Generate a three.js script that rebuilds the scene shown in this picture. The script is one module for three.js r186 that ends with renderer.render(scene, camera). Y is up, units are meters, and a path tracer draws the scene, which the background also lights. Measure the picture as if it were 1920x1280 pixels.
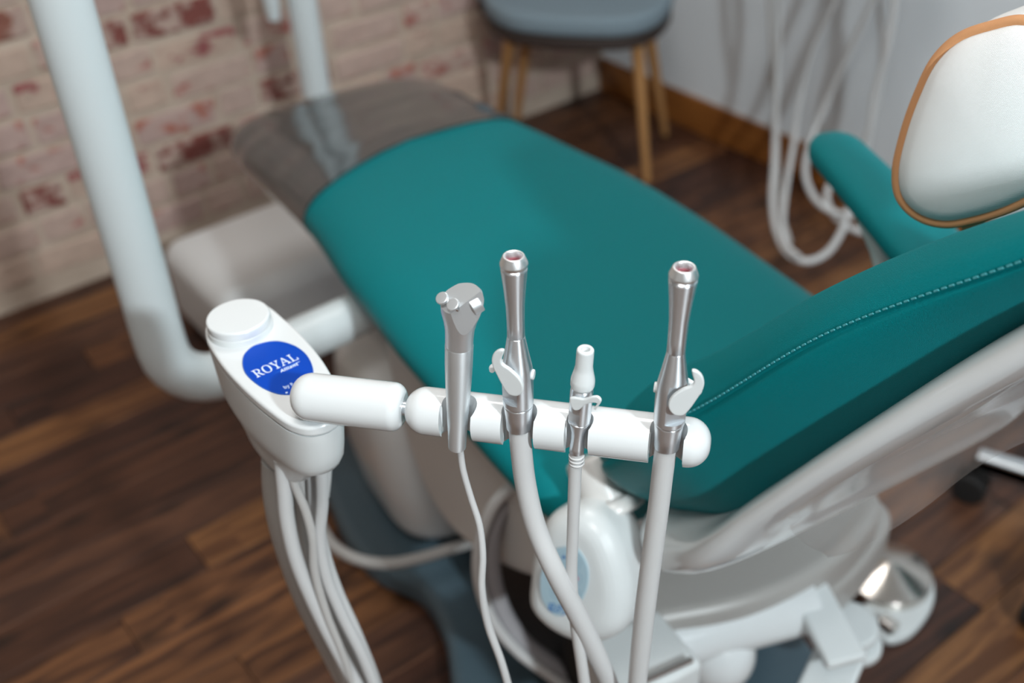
import * as THREE from 'three';
import { RoundedBoxGeometry } from 'three/addons/geometries/RoundedBoxGeometry.js';
import { mergeGeometries } from 'three/addons/utils/BufferGeometryUtils.js';
import { RectAreaLightUniformsLib } from 'three/addons/lights/RectAreaLightUniformsLib.js';
import { Brush, Evaluator, SUBTRACTION, INTERSECTION } from 'three-bvh-csg';

// ---------------------------------------------------------------- camera, light, exposure
const V = (x, y, z) => new THREE.Vector3(x, y, z);
const W = 1920, H = 1280, F = 2096, EYE = V(0, 1.55, 0);
const camRight = V(0.79186420, -0.04841039, 0.60877542);
const camBack = V(-0.46845057, 0.59138799, 0.65636447);
const camUp = camBack.clone().cross(camRight).normalize();
const scene = new THREE.Scene();
const camera = new THREE.PerspectiveCamera(2 * Math.atan(H / 2 / F) * 180 / Math.PI, W / H, 0.05, 50);
camera.position.copy(EYE);
camera.quaternion.setFromRotationMatrix(new THREE.Matrix4().makeBasis(camRight, camUp, camBack));
camera.focus = 0.83;
camera.userData.fStop = 3.3;
camera.updateMatrixWorld();

const renderer = new THREE.WebGLRenderer({ antialias: true });
renderer.toneMapping = THREE.LinearToneMapping;
renderer.toneMappingExposure = 0.66;
renderer.shadowMap.enabled = true;
RectAreaLightUniformsLib.init();
scene.background = new THREE.Color(0x000000);

const ROOM = { x0: -1.9, x1: 2.334, z0: -2.66, z1: 2.7, h: 2.62 };
const KEY = { at: V(0.2, 2.58, 1.95), power: 46 };      // round ceiling downlight behind the photographer
const PANELS = [                                           // square ceiling panels: x, z, intensity
  [1.05, -1.35, 17], [-0.1, 0.0, 26],
];

// ---------------------------------------------------------------- helpers
let seed = 20240611;
const rnd = () => { seed = (seed * 1664525 + 1013904223) >>> 0; return seed / 4294967296; };
const rr = (a, b) => a + (b - a) * rnd();
const ray = (x, y) => camRight.clone().multiplyScalar((x - W / 2) / F).addScaledVector(camUp, -(y - H / 2) / F).sub(camBack);
const atD = (x, y, d) => ray(x, y).multiplyScalar(d).add(EYE);                               // pixel at a camera depth
const atY = (x, y, h) => { const r = ray(x, y); return r.multiplyScalar((h - EYE.y) / r.y).add(EYE); };   // pixel on a horizontal plane
const atP = (x, y, p, n) => { const r = ray(x, y); return r.multiplyScalar(p.clone().sub(EYE).dot(n) / r.dot(n)).add(EYE); };
const depthOf = p => -p.clone().sub(EYE).dot(camBack);

const taken = {};
const numbered = n => { const k = taken[n] = (taken[n] ?? -1) + 1; return k ? `${n}_${String(k).padStart(3, '0')}` : n; };
function shade(o) { o.traverse(m => { if (m.isMesh) { m.castShadow = true; m.receiveShadow = true; } }); return o; }
function thing(name, label, category, group, at = V(0, 0, 0)) {
  const o = new THREE.Group(); o.name = numbered(name); o.position.copy(at); scene.add(o);
  o.userData = { label, category }; if (group) o.userData.group = group;
  return o;
}
// a mesh in world coordinates, re-based on its parent's position
function part(name, geo, mat, parent, label) {
  const m = new THREE.Mesh(geo, mat); m.name = name; m.castShadow = m.receiveShadow = true;
  if (label) m.userData.label = label;
  if (parent) {
    const p = V(0, 0, 0); for (let q = parent; q; q = q.parent) p.add(q.position);
    m.position.copy(p).negate();
    parent.add(m);
  }
  return m;
}
function single(name, geo, mat, label, category, group) {
  const m = new THREE.Mesh(geo, mat); m.name = numbered(name); m.castShadow = m.receiveShadow = true;
  m.userData = { label, category }; if (group) m.userData.group = group;
  geo.computeBoundingBox(); const b = geo.boundingBox, c = V((b.min.x + b.max.x) / 2, b.min.y, (b.min.z + b.max.z) / 2);
  geo.translate(-c.x, -c.y, -c.z); m.position.copy(c);
  scene.add(m); return m;
}
function structure(name, geo, mat) {
  const m = new THREE.Mesh(geo, mat); m.name = name; m.castShadow = m.receiveShadow = true; m.userData.kind = 'structure';
  scene.add(m); return m;
}
// loft through rings of points (all of one length); ends closed by fans
function loft(rings, { cap = true, closed = true } = {}) {
  const n = rings[0].length, cols = closed ? n + 1 : n, pos = [], uv = [], idx = [];
  let v = 0, prevC = null;
  rings.forEach((r, i) => {
    const c = r.reduce((s, p) => s.add(p), V(0, 0, 0)).multiplyScalar(1 / n);
    if (prevC) v += c.distanceTo(prevC); prevC = c;
    let u = 0;
    for (let j = 0; j < cols; j++) {
      const p = r[j % n]; if (j) u += p.distanceTo(r[(j - 1) % n]);
      pos.push(p.x, p.y, p.z); uv.push(u, v);
    }
  });
  for (let i = 0; i < rings.length - 1; i++) for (let j = 0; j < cols - 1; j++) {
    const a = i * cols + j, b = a + 1, c = a + cols, d = c + 1;
    idx.push(a, b, d, a, d, c);
  }
  const g = new THREE.BufferGeometry();
  const body = pos.length / 3;
  if (cap && closed) for (const [ri, flip] of [[0, true], [rings.length - 1, false]]) {
    const r = rings[ri], c = r.reduce((s, p) => s.add(p), V(0, 0, 0)).multiplyScalar(1 / n), k = pos.length / 3;
    pos.push(c.x, c.y, c.z); uv.push(0, 0);
    for (const p of r) { pos.push(p.x, p.y, p.z); uv.push(p.x, p.z); }
    for (let j = 0; j < n; j++) { const a = k + 1 + j, b = k + 1 + (j + 1) % n; flip ? idx.push(k, b, a) : idx.push(k, a, b); }
  }
  g.setAttribute('position', new THREE.Float32BufferAttribute(pos, 3));
  g.setAttribute('uv', new THREE.Float32BufferAttribute(uv, 2));
  g.setIndex(idx); g.computeVertexNormals();
  if (closed) {
    const N = g.attributes.normal;
    for (let i = 0; i < rings.length; i++) {
      const a = i * cols, b = a + cols - 1;
      const q = V(N.getX(a) + N.getX(b), N.getY(a) + N.getY(b), N.getZ(a) + N.getZ(b)).normalize();
      N.setXYZ(a, q.x, q.y, q.z); N.setXYZ(b, q.x, q.y, q.z);
    }
  }
  return outward(g);
}
// turn a closed surface the right way round
function outward(g) {
  const p = g.attributes.position, ix = g.index; let vol = 0;
  const A = V(), B = V(), C = V();
  for (let i = 0; i < ix.count; i += 3) {
    A.fromBufferAttribute(p, ix.getX(i)); B.fromBufferAttribute(p, ix.getX(i + 1)); C.fromBufferAttribute(p, ix.getX(i + 2));
    vol += A.dot(B.cross(C));
  }
  if (vol < 0) {
    for (let i = 0; i < ix.count; i += 3) { const t = ix.getX(i); ix.setX(i, ix.getX(i + 1)); ix.setX(i + 1, t); }
    const N = g.attributes.normal; for (let i = 0; i < N.count; i++) N.setXYZ(i, -N.getX(i), -N.getY(i), -N.getZ(i));
  }
  return g;
}
// round tube through points; rad = number or array of radii at the points
function tube(pts, rad, seg = 60, sides = 14, ribs) {
  const curve = new THREE.CatmullRomCurve3(pts, false, 'centripetal');
  const fr = curve.computeFrenetFrames(seg, false), rings = [];
  for (let i = 0; i <= seg; i++) {
    const t = i / seg, p = curve.getPointAt(t);
    let r = typeof rad === 'number' ? rad : (() => { const u = t * (rad.length - 1), k = Math.min(rad.length - 2, Math.floor(u)); return rad[k] + (rad[k + 1] - rad[k]) * (u - k); })();
    if (ribs) r *= 1 + (i % 2 ? ribs : -ribs);
    const ring = [];
    for (let j = 0; j < sides; j++) {
      const a = j / sides * Math.PI * 2;
      ring.push(p.clone().addScaledVector(fr.normals[i], Math.cos(a) * r).addScaledVector(fr.binormals[i], Math.sin(a) * r));
    }
    rings.push(ring);
  }
  return loft(rings);
}
// solid prism: outline points on a plane, pushed along `dir` by `depth`, edges rounded
function prism(points, dir, depth, bevel = 0.004, { smooth = true, seg = 4, curve = 60 } = {}) {
  const n = dir.clone().normalize(), o = points[0].clone();
  const ux = (Math.abs(n.y) > 0.9 ? V(1, 0, 0) : V(0, 1, 0)).cross(n).normalize(), uy = n.clone().cross(ux).normalize();
  let p2 = points.map(p => { const d = p.clone().sub(o); return new THREE.Vector2(d.dot(ux), d.dot(uy)); });
  if (smooth) p2 = new THREE.CatmullRomCurve3(p2.map(p => V(p.x, p.y, 0)), true, 'centripetal').getPoints(curve).map(p => new THREE.Vector2(p.x, p.y)).slice(0, -1);
  if (THREE.ShapeUtils.area(p2) < 0) p2.reverse();
  const g = new THREE.ExtrudeGeometry(new THREE.Shape(p2), { depth: Math.max(1e-4, depth - 2 * bevel), bevelEnabled: bevel > 0, bevelThickness: bevel, bevelSize: bevel, bevelOffset: -bevel, bevelSegments: seg, curveSegments: 4, steps: 1 });
  g.translate(0, 0, bevel);
  g.applyMatrix4(new THREE.Matrix4().makeBasis(ux, uy, n).setPosition(o));
  return g;
}
function rbox(w, h, d, r, at, basis) {
  const g = new RoundedBoxGeometry(w, h, d, 4, r);
  if (basis) g.applyMatrix4(basis);
  g.translate(at.x, at.y, at.z); return g;
}
const basisOf = (x, y, z) => new THREE.Matrix4().makeBasis(x, y, z);
const lathe = (pairs, seg = 40) => new THREE.LatheGeometry(pairs.map(([r, y]) => new THREE.Vector2(Math.max(r, 1e-5), y)), seg);
function cyl(a, b, r0, r1 = r0, seg = 24, bev = 0) {
  const L = a.distanceTo(b), y = b.clone().sub(a).normalize(), x = (Math.abs(y.y) > 0.9 ? V(1, 0, 0) : V(0, 1, 0)).cross(y).normalize(), z = x.clone().cross(y);
  const g = bev ? lathe([[0, 0], [r0 - bev, 0], [r0 - bev * 0.3, bev * 0.3], [r0, bev], [r1, L - bev], [r1 - bev * 0.3, L - bev * 0.3], [r1 - bev, L], [0, L]], seg) : lathe([[0, 0], [r0, 0], [r0, 0], [r1, L], [r1, L], [0, L]], seg);
  g.applyMatrix4(basisOf(x, y, z).setPosition(a)); return g;
}
const ev = new Evaluator(); ev.attributes = ['position', 'normal', 'uv']; ev.useGroups = false;
function csg(a, b, op = SUBTRACTION) {
  const A = a.isBrush ? a : new Brush(a), B = new Brush(b); A.updateMatrixWorld(); B.updateMatrixWorld();
  return ev.evaluate(A, B, op).geometry;
}

// value noise and textures
const hash = (x, y, s) => { let h = (x * 374761393 + y * 668265263 + s * 1442695041) | 0; h = Math.imul(h ^ (h >>> 13), 1274126177); return ((h ^ (h >>> 16)) >>> 0) / 4294967296; };
function vnoise(x, y, s, px = 0, py = 0) {
  const xi = Math.floor(x), yi = Math.floor(y), fx = x - xi, fy = y - yi, u = fx * fx * (3 - 2 * fx), v = fy * fy * (3 - 2 * fy);
  const m = (a, p) => p ? ((a % p) + p) % p : a;
  const a = hash(m(xi, px), m(yi, py), s), b = hash(m(xi + 1, px), m(yi, py), s), c = hash(m(xi, px), m(yi + 1, py), s), d = hash(m(xi + 1, px), m(yi + 1, py), s);
  return a + (b - a) * u + (c - a) * v + (a - b - c + d) * u * v;
}
function fbm(x, y, s, o = 4) { let v = 0, a = 0.5, t = 0; for (let i = 0; i < o; i++) { v += a * vnoise(x, y, s + i * 17); t += a; a *= 0.5; x *= 2.03; y *= 2.03; } return v / t; }
const toS = c => Math.max(0, Math.min(255, Math.round(255 * (c <= 0.0031308 ? 12.92 * c : 1.055 * Math.pow(Math.max(c, 0), 1 / 2.4) - 0.055))));
function tex(w, h, fn, srgb = true) {
  const d = new Uint8Array(w * h * 4);
  for (let y = 0; y < h; y++) for (let x = 0; x < w; x++) {
    const c = fn(x / w, y / h, x, y), k = (y * w + x) * 4;
    for (let i = 0; i < 3; i++) d[k + i] = srgb ? toS(c[i]) : Math.max(0, Math.min(255, Math.round(c[i] * 255)));
    d[k + 3] = 255;
  }
  const t = new THREE.DataTexture(d, w, h, THREE.RGBAFormat); t.magFilter = THREE.LinearFilter; t.minFilter = THREE.LinearMipmapLinearFilter; t.generateMipmaps = true;
  t.wrapS = t.wrapT = THREE.RepeatWrapping; if (srgb) t.colorSpace = THREE.SRGBColorSpace; t.needsUpdate = true; return t;
}
const lin = (r, g, b) => new THREE.Color().setRGB(r, g, b);
const mixc = (a, b, t) => a.map((v, i) => v + (b[i] - v) * t);
const std = (c, roughness, o = {}) => new THREE.MeshPhysicalMaterial({ color: lin(...c), roughness, ...o });

// ---------------------------------------------------------------- materials
const leatherBump = tex(512, 512, (u, v) => {
  let d1 = 9, d2 = 9; const gx = u * 64, gy = v * 64, xi = Math.floor(gx), yi = Math.floor(gy);
  for (let j = -1; j < 2; j++) for (let i = -1; i < 2; i++) {
    const cx = ((xi + i) % 64 + 64) % 64, cy = ((yi + j) % 64 + 64) % 64;
    const dx = xi + i + hash(cx, cy, 3) - gx, dy = yi + j + hash(cx, cy, 9) - gy, d = Math.hypot(dx, dy);
    if (d < d1) { d2 = d1; d1 = d; } else if (d < d2) d2 = d;
  }
  const e = Math.min(1, (d2 - d1) * 2.2); return [e, e, e];
}, false);
leatherBump.repeat.set(14, 14);
const weaveBump = tex(256, 256, (u, v, x, y) => { const a = Math.sin((u + v) * Math.PI * 2 * 32) * 0.5 + 0.5, b = Math.sin((u - v) * Math.PI * 2 * 32) * 0.5 + 0.5, e = 0.5 * a + 0.35 * b + 0.15 * hash(x, y, 5); return [e, e, e]; }, false);
weaveBump.repeat.set(22, 22);
const M = {
  teal: std([0.0001, 0.20, 0.222], 0.42, { specularIntensity: 0.28, bumpMap: leatherBump, bumpScale: 0.00022 }),
  thread: std([0.06, 0.33, 0.37], 0.7),
  sleeve: std([0.035, 0.043, 0.046], 0.13, { ior: 1.75, clearcoat: 0.6, clearcoatRoughness: 0.05 }),
  white: std([0.70, 0.735, 0.745], 0.28),
  gloss: std([0.74, 0.77, 0.785], 0.16, { clearcoat: 0.4, clearcoatRoughness: 0.08 }),
  cream: std([0.64, 0.63, 0.615], 0.3),
  box: std([0.74, 0.745, 0.745], 0.4),
  beige: std([0.38, 0.365, 0.35], 0.38),
  pipe: std([0.65, 0.71, 0.73], 0.34),
  hose: std([0.60, 0.605, 0.61], 0.45),
  hoseGrey: std([0.50, 0.49, 0.48], 0.5),
  ribbed: std([0.38, 0.37, 0.39], 0.45),
  slate: std([0.075, 0.12, 0.15], 0.42),
  alu: std([0.85, 0.89, 0.93], 0.38, { metalness: 1, anisotropy: 0.85, anisotropyRotation: Math.PI / 2 }),
  aluBrushed: std([0.86, 0.91, 0.94], 0.5, { metalness: 1, anisotropy: 0.7, anisotropyRotation: Math.PI / 2 }),
  rim: std([0.90, 0.91, 0.92], 0.4, { metalness: 1 }),
  satin: std([0.80, 0.84, 0.87], 0.42, { metalness: 0.84 }),
  bore: std([0.30, 0.26, 0.26], 0.35, { metalness: 1 }),
  chrome: std([0.86, 0.86, 0.86], 0.1, { metalness: 1 }),
  steel: std([0.66, 0.62, 0.58], 0.22, { metalness: 1 }),
  red: std([0.20, 0.03, 0.045], 0.5),
  black: std([0.008, 0.007, 0.007], 0.55),
  rubber: std([0.012, 0.011, 0.011], 0.7),
  pillow: std([0.78, 0.79, 0.79], 0.92, { bumpMap: weaveBump, bumpScale: 0.0003, sheen: 0.3, sheenRoughness: 0.6 }),
  piping: std([0.60, 0.29, 0.13], 0.85, { bumpMap: weaveBump, bumpScale: 0.0003 }),
  seatFabric: std([0.22, 0.29, 0.34], 0.95, { sheen: 0.3, bumpMap: weaveBump, bumpScale: 0.0004 }),
  shell: std([0.035, 0.022, 0.018], 0.6),
  oak: std([0.50, 0.26, 0.10], 0.5),
  padBlue: std([0.40, 0.55, 0.62], 0.35),
  film: std([0.95, 0.95, 0.95], 0.08, { transmission: 0.92, thickness: 0, ior: 1.5, side: THREE.DoubleSide }),
  wall: std([0.80, 0.86, 0.91], 0.85),
  warmWall: std([0.50, 0.475, 0.45], 0.9),
  ceiling: std([0.8, 0.8, 0.79], 0.9),
};

// ---------------------------------------------------------------- room
const woodTones = [[[0.21, 0.085, 0.032], [0.075, 0.029, 0.014]], [[0.12, 0.046, 0.022], [0.04, 0.015, 0.009]], [[0.29, 0.13, 0.046], [0.12, 0.046, 0.018]], [[0.165, 0.071, 0.036], [0.06, 0.025, 0.016]], [[0.085, 0.032, 0.018], [0.025, 0.01, 0.007]], [[0.25, 0.105, 0.04], [0.06, 0.022, 0.011]]];
const woodTex = woodTones.map(([hi, lo], k) => tex(512, 64, (u, v) => {
  const warp = fbm(u * 5, v * 2, 40 + k, 3) * 1.6;
  const streak = fbm(u * 7 + warp, v * 9 + warp * 2.2, 70 + k * 5, 4), fine = vnoise(u * 60, v * 60, 90 + k), cloud = fbm(u * 3, v * 1.5, 120 + k, 2);
  let t = (streak - 0.32) * 2.6 * 0.85 + cloud * 0.5 - 0.2; t = Math.max(0, Math.min(1, t + (fine - 0.5) * 0.18));
  let c = mixc(lo, hi, t);
  for (let q = 0; q < 2; q++) { const kx = hash(k, q, 7), ky = hash(k, q, 8), d = Math.hypot((u - kx) * 26, (v - ky) * 4.2); if (d < 1) c = mixc(c, lo.map(z => z * 0.35), (1 - d) * 0.9); }
  return c;
}));
const woodMats = woodTex.map(t => new THREE.MeshPhysicalMaterial({ map: t, roughness: 0.46, color: lin(0.86, 0.84, 0.84), bumpMap: t, bumpScale: 0.0003 }));
{
  const floor = structure('floor', new THREE.BoxGeometry(ROOM.x1 - ROOM.x0 + 0.4, 0.1, ROOM.z1 - ROOM.z0 + 0.4), std([0.02, 0.012, 0.008], 0.8));
  floor.position.set((ROOM.x0 + ROOM.x1) / 2, -0.056, (ROOM.z0 + ROOM.z1) / 2);
  const PW = 0.107, z1 = -1.528 + PW * 39;
  const variants = woodMats.map((m, k) => [0, 1, 2].map(q => {
    const L = [0.72, 0.9, 1.15][q], g = new RoundedBoxGeometry(L - 0.0016, 0.012, PW - 0.0016, 1, 0.0012), uv = g.attributes.uv, p = g.attributes.position;
    for (let i = 0; i < uv.count; i++) uv.setXY(i, p.getX(i) / 1.2 + q * 0.31, p.getZ(i) / PW + 0.5);
    return [L, g];
  }));
  let row = 0;
  for (let z = z1; z > ROOM.z0; z -= PW, row++) {
    let x = ROOM.x0 - rr(0, 0.8);
    const joint = Math.abs(z - PW / 2 + 1.58) < 0.03;                    // the row whose board end shows beside the arm
    if (joint) x = 0.364 - 3 * 0.9;
    while (x < ROOM.x1) {
      let k = Math.floor(rnd() * 6), q = Math.floor(rnd() * 3);
      if (joint) { q = 1; k = Math.abs(x + 0.9 - 0.364) < 0.01 ? 1 : x > 0.3 ? 2 : k; }
      const [L, g] = variants[k][q];
      if (x + L > ROOM.x0 && z - PW > ROOM.z0 - 0.06) {
        const m = new THREE.Mesh(g, woodMats[k]); m.name = 'plank'; m.castShadow = m.receiveShadow = true;
        m.position.set(x + L / 2, -0.006 - floor.position.y, z - PW / 2).sub(V(floor.position.x, 0, floor.position.z));
        if (x + L < ROOM.x1 + 0.35) floor.add(m); else { m.position.y -= 0.0004; floor.add(m); }
      }
      x += L;
    }
  }
}
const slab = (name, w, h, d, x, y, z, m) => { const s = structure(name, new THREE.BoxGeometry(w, h, d), m); s.position.set(x, y, z); return s; };
const RX = (ROOM.x0 + ROOM.x1) / 2, RZ = (ROOM.z0 + ROOM.z1) / 2, RW = ROOM.x1 - ROOM.x0, RD = ROOM.z1 - ROOM.z0;
slab('ceiling', RW + 0.5, 0.12, RD + 0.5, RX, ROOM.h + 0.06, RZ, M.ceiling);
slab('wall_right', 0.12, ROOM.h + 0.02, RD + 0.4, ROOM.x1 + 0.06, ROOM.h / 2, RZ, M.wall);
slab('wall_left', 0.12, ROOM.h + 0.02, RD + 0.4, ROOM.x0 - 0.06, ROOM.h / 2, RZ, M.warmWall);
slab('wall_front', RW + 0.4, ROOM.h + 0.02, 0.12, RX, ROOM.h / 2, ROOM.z1 + 0.06, M.warmWall);
{ // skirting board along the white wall
  const oakTex = tex(512, 64, (u, v) => mixc([0.19, 0.062, 0.012], [0.33, 0.125, 0.028], Math.max(0, Math.min(1, fbm(u * 8, v * 10 + fbm(u * 4, v, 5, 2) * 3, 11, 4) * 1.5 - 0.2))));
  const g = new RoundedBoxGeometry(RD, 0.11, 0.016, 2, 0.004); g.rotateY(Math.PI / 2);
  const uv = g.attributes.uv, p = g.attributes.position; for (let i = 0; i < uv.count; i++) uv.setXY(i, p.getZ(i) / 1.2, p.getY(i) / 0.11);
  const b = structure('baseboard_right', g, new THREE.MeshPhysicalMaterial({ map: oakTex, roughness: 0.4 })); b.position.set(ROOM.x1 - 0.0081, 0.055, RZ);
}
{ // lime-washed brick wall
  const mortarTex = tex(256, 256, (u, v) => { const t = fbm(u * 14, v * 14, 3, 4); return mixc([0.46, 0.36, 0.285], [0.66, 0.55, 0.455], t); });
  mortarTex.repeat.set(4, 4);
  const wall = structure('wall_back', new THREE.BoxGeometry(RW + 0.4, ROOM.h + 0.02, 0.12), new THREE.MeshStandardMaterial({ map: mortarTex, bumpMap: mortarTex, bumpScale: 0.004, roughness: 0.95 }));
  wall.position.set(RX, ROOM.h / 2, ROOM.z0 - 0.0605);
  const clays = [[0.38, 0.12, 0.10], [0.45, 0.18, 0.13], [0.32, 0.10, 0.10], [0.42, 0.15, 0.11]], wash = [[0.58, 0.455, 0.39], [0.55, 0.43, 0.375], [0.60, 0.47, 0.38], [0.53, 0.405, 0.37]];
  const mats = [];
  for (let k = 0; k < 10; k++) {
    const worn = k < 6 ? 0.64 + 0.05 * (k % 3) : k < 8 ? 0.52 : 0.36;
    const t = tex(192, 80, (u, v) => {
      const n = fbm(u * 5 + k * 7, v * 2.4 + k * 3, 200 + k, 4), f = fbm(u * 26, v * 12, 300 + k, 3);
      let m = (n - worn) * 6 + 0.12 + (f - 0.5) * 1.1; m = Math.max(k > 7 ? 0.25 : 0.14, Math.min(1, m));
      const cl = clays[k % 4].map(c => c * (0.75 + 0.5 * f) * (k > 7 ? 0.6 : 1)), ws = wash[k % 4].map(c => c * (0.85 + 0.3 * fbm(u * 9, v * 4, 400 + k, 3)));
      return mixc(ws, cl, m);
    });
    mats.push(new THREE.MeshStandardMaterial({ map: t, bumpMap: t, bumpScale: 0.003, roughness: 0.93 }));
  }
  const COURSE = 0.0845, BH = 0.07, y0 = -0.03;
  const shapes = [0.218, 0.104].map(L => [0, 1, 2].map(v => {
    const g = new RoundedBoxGeometry(L, BH, 0.05, 2, 0.008), p = g.attributes.position, uv = g.attributes.uv;
    for (let i = 0; i < p.count; i++) {
      uv.setXY(i, p.getX(i) / 0.22 + 0.5 + v * 0.37, p.getY(i) / BH + 0.5);
      const k = vnoise(p.getX(i) * 40 + v * 9, p.getY(i) * 40, 55) - 0.5; p.setXYZ(i, p.getX(i) + k * 0.006, p.getY(i) + (vnoise(p.getX(i) * 30, v * 5, 66) - 0.5) * 0.006, p.getZ(i) + k * 0.006);
    }
    g.computeVertexNormals(); return g;
  }));
  // bricks that show bare in the photograph: pixel -> wall position
  const bare = [[335, 303, 8], [345, 215, 9], [265, 30, 8], [232, 52, 8], [490, 137, 7], [75, 395, 8], [330, 245, 7], [70, 145, 6], [10, 20, 9], [770, 118, 7], [490, 190, 8], [80, 200, 6], [360, 90, 6], [150, 375, 6]].map(([x, y, k]) => [atP(x, y, V(0, 0, ROOM.z0), V(0, 0, 1)), k]);
  const rows = 17;
  for (let r = 0; r < rows; r++) {
    let x = 0.15 - rr(0, 0.2), q = r % 2;
    while (x < ROOM.x1 - 0.02) {
      q = rnd() < 0.75 ? 1 - q : q; let L = [0.218, 0.104][q];
      if (x + L > ROOM.x1) { q = 1; L = 0.104; if (x + L > ROOM.x1) break; }
      const cx = x + L / 2, cy = y0 + r * COURSE + COURSE / 2; let k = Math.floor(rnd() * 6);
      for (const [p, kk] of bare) if (Math.abs(p.x - cx) < L / 2 + 0.004 && Math.abs(p.y - cy) < COURSE / 2) k = kk;
      const m = new THREE.Mesh(shapes[q][Math.floor(rnd() * 3)], mats[k]); m.name = 'brick'; m.castShadow = m.receiveShadow = true;
      m.position.set(cx, cy + rr(-0.003, 0.003), ROOM.z0 - 0.0195 + rr(-0.003, 0.002)).sub(wall.position); m.rotation.z = rr(-0.012, 0.012);
      if (cy > 0.03) wall.add(m);
      x += L + 0.0135;
    }
  }
}
// ceiling lights
{
  const d = thing('ceiling_downlight', 'round ceiling downlight behind the photographer', 'light', null, V(KEY.at.x, ROOM.h, KEY.at.z));
  part('trim_ring', lathe([[0.05, -0.002], [0.05, -0.012], [0.07, -0.012], [0.075, -0.002], [0.075, -0.0005]]).translate(KEY.at.x, ROOM.h, KEY.at.z), M.white, d);
  part('diffuser', cyl(V(KEY.at.x, ROOM.h - 0.006, KEY.at.z), V(KEY.at.x, ROOM.h - 0.001, KEY.at.z), 0.05), new THREE.MeshStandardMaterial({ color: 0xffffff, emissive: 0xffffff, emissiveIntensity: 6 }), d);
  const L = new THREE.SpotLight(lin(0.87, 0.965, 1.0), KEY.power, 0, 1.25, 0.5, 2);
  L.position.copy(KEY.at); L.target.position.set(1.0, 0.6, -1.4); L.castShadow = true; L.shadow.radius = 4.5; L.shadow.mapSize.set(2048, 2048); L.name = 'downlight_light';
  scene.add(L, L.target);
  for (const [x, z, I] of PANELS) {
    const p = thing('ceiling_panel_light', x > 0 ? 'square ceiling panel light above the dental chair' : 'square ceiling panel light above the photographer', 'light', null, V(x, ROOM.h, z));
    part('frame', rbox(0.62, 0.012, 0.62, 0.004, V(x, ROOM.h - 0.0065, z)), M.white, p);
    part('diffuser', rbox(0.58, 0.004, 0.58, 0.0015, V(x, ROOM.h - 0.0135, z)), new THREE.MeshStandardMaterial({ color: 0xffffff, emissive: lin(1, 0.975, 0.94), emissiveIntensity: 1.2 }), p);
    const A = new THREE.RectAreaLight(lin(1, 0.975, 0.94), I, 0.58, 0.58); A.position.set(x, ROOM.h - 0.02, z); A.lookAt(x, 0, z); A.name = 'panel_area_light'; scene.add(A);
  }
}

// ---------------------------------------------------------------- dental chair
const TH = 8 * Math.PI / 180, CW = V(Math.cos(TH), 0, Math.sin(TH)), CA = V(-Math.sin(TH), 0, Math.cos(TH)), C0 = V(0.81, 0, -0.75), UP = V(0, 1, 0);
const ch = (a, l, y) => C0.clone().addScaledVector(CA, a).addScaledVector(CW, l).addScaledVector(UP, y);   // along the chair (+ to the head), across (+ away), up
const chB = basisOf(CW, UP, CA);
const lerpT = (tbl, x) => { if (x <= tbl[0][0]) return tbl[0][1]; for (let i = 1; i < tbl.length; i++) if (x <= tbl[i][0]) { const [x0, y0] = tbl[i - 1], [x1, y1] = tbl[i]; const t = (x - x0) / (x1 - x0); return y0 + (y1 - y0) * (t * t * (3 - 2 * t) * 0.5 + t * 0.5); } return tbl[tbl.length - 1][1]; };
const chair = thing('dental_chair', 'teal upholstered dental chair with white frame and grey plastic sleeve over its foot end', 'dental chair', null, ch(-0.3, 0, 0));
const seatTop = a => 0.70 - 0.055 * Math.pow(Math.min(1.3, Math.max(0, -0.42 - a) / 0.7), 1.3);
const seatHalf = a => lerpT([[-1.25, 0.205], [-1.1, 0.212], [-0.9, 0.226], [-0.7, 0.246], [-0.5, 0.264], [-0.3, 0.272], [-0.05, 0.268], [0.1, 0.262]], a);
const SEAT_T = 0.112;
// one cross-section of the seat cushion; grow = extra thickness, k = shrink at rounded ends
function seatRing(a, grow = 0, inset = 0, drop = 0) {
  const hw = seatHalf(a) - inset + grow, yt = seatTop(a) - drop + grow, T = SEAT_T - 1.7 * drop + 2 * grow, n = 64, ring = [];
  for (let j = 0; j < n; j++) {
    const t = j / n * Math.PI * 2, c = Math.cos(t), s = Math.sin(t), e = 0.58;
    const l = Math.sign(c) * Math.pow(Math.abs(c), e) * hw;
    let y = Math.sign(s) * Math.pow(Math.abs(s), 0.78) * T / 2;
    if (s > 0) y -= 0.012 * (1 - Math.pow(Math.min(1, Math.abs(l) / (hw * 0.8)), 2)) * Math.max(0, Math.min(1, (a + 0.9) / 0.4));
    const tuck = s < 0 ? 1 - 0.10 * Math.abs(s) : 1;
    ring.push(ch(a, l * tuck + (l < 0 ? -0.03 : 0.004) * Math.max(0, Math.min(1, (-0.75 - a) / 0.3)) * Math.min(1, Math.abs(l) / 0.15), yt - T / 2 + y));
  }
  return ring;
}
const A0 = -1.235, A1 = 0.11;
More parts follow.
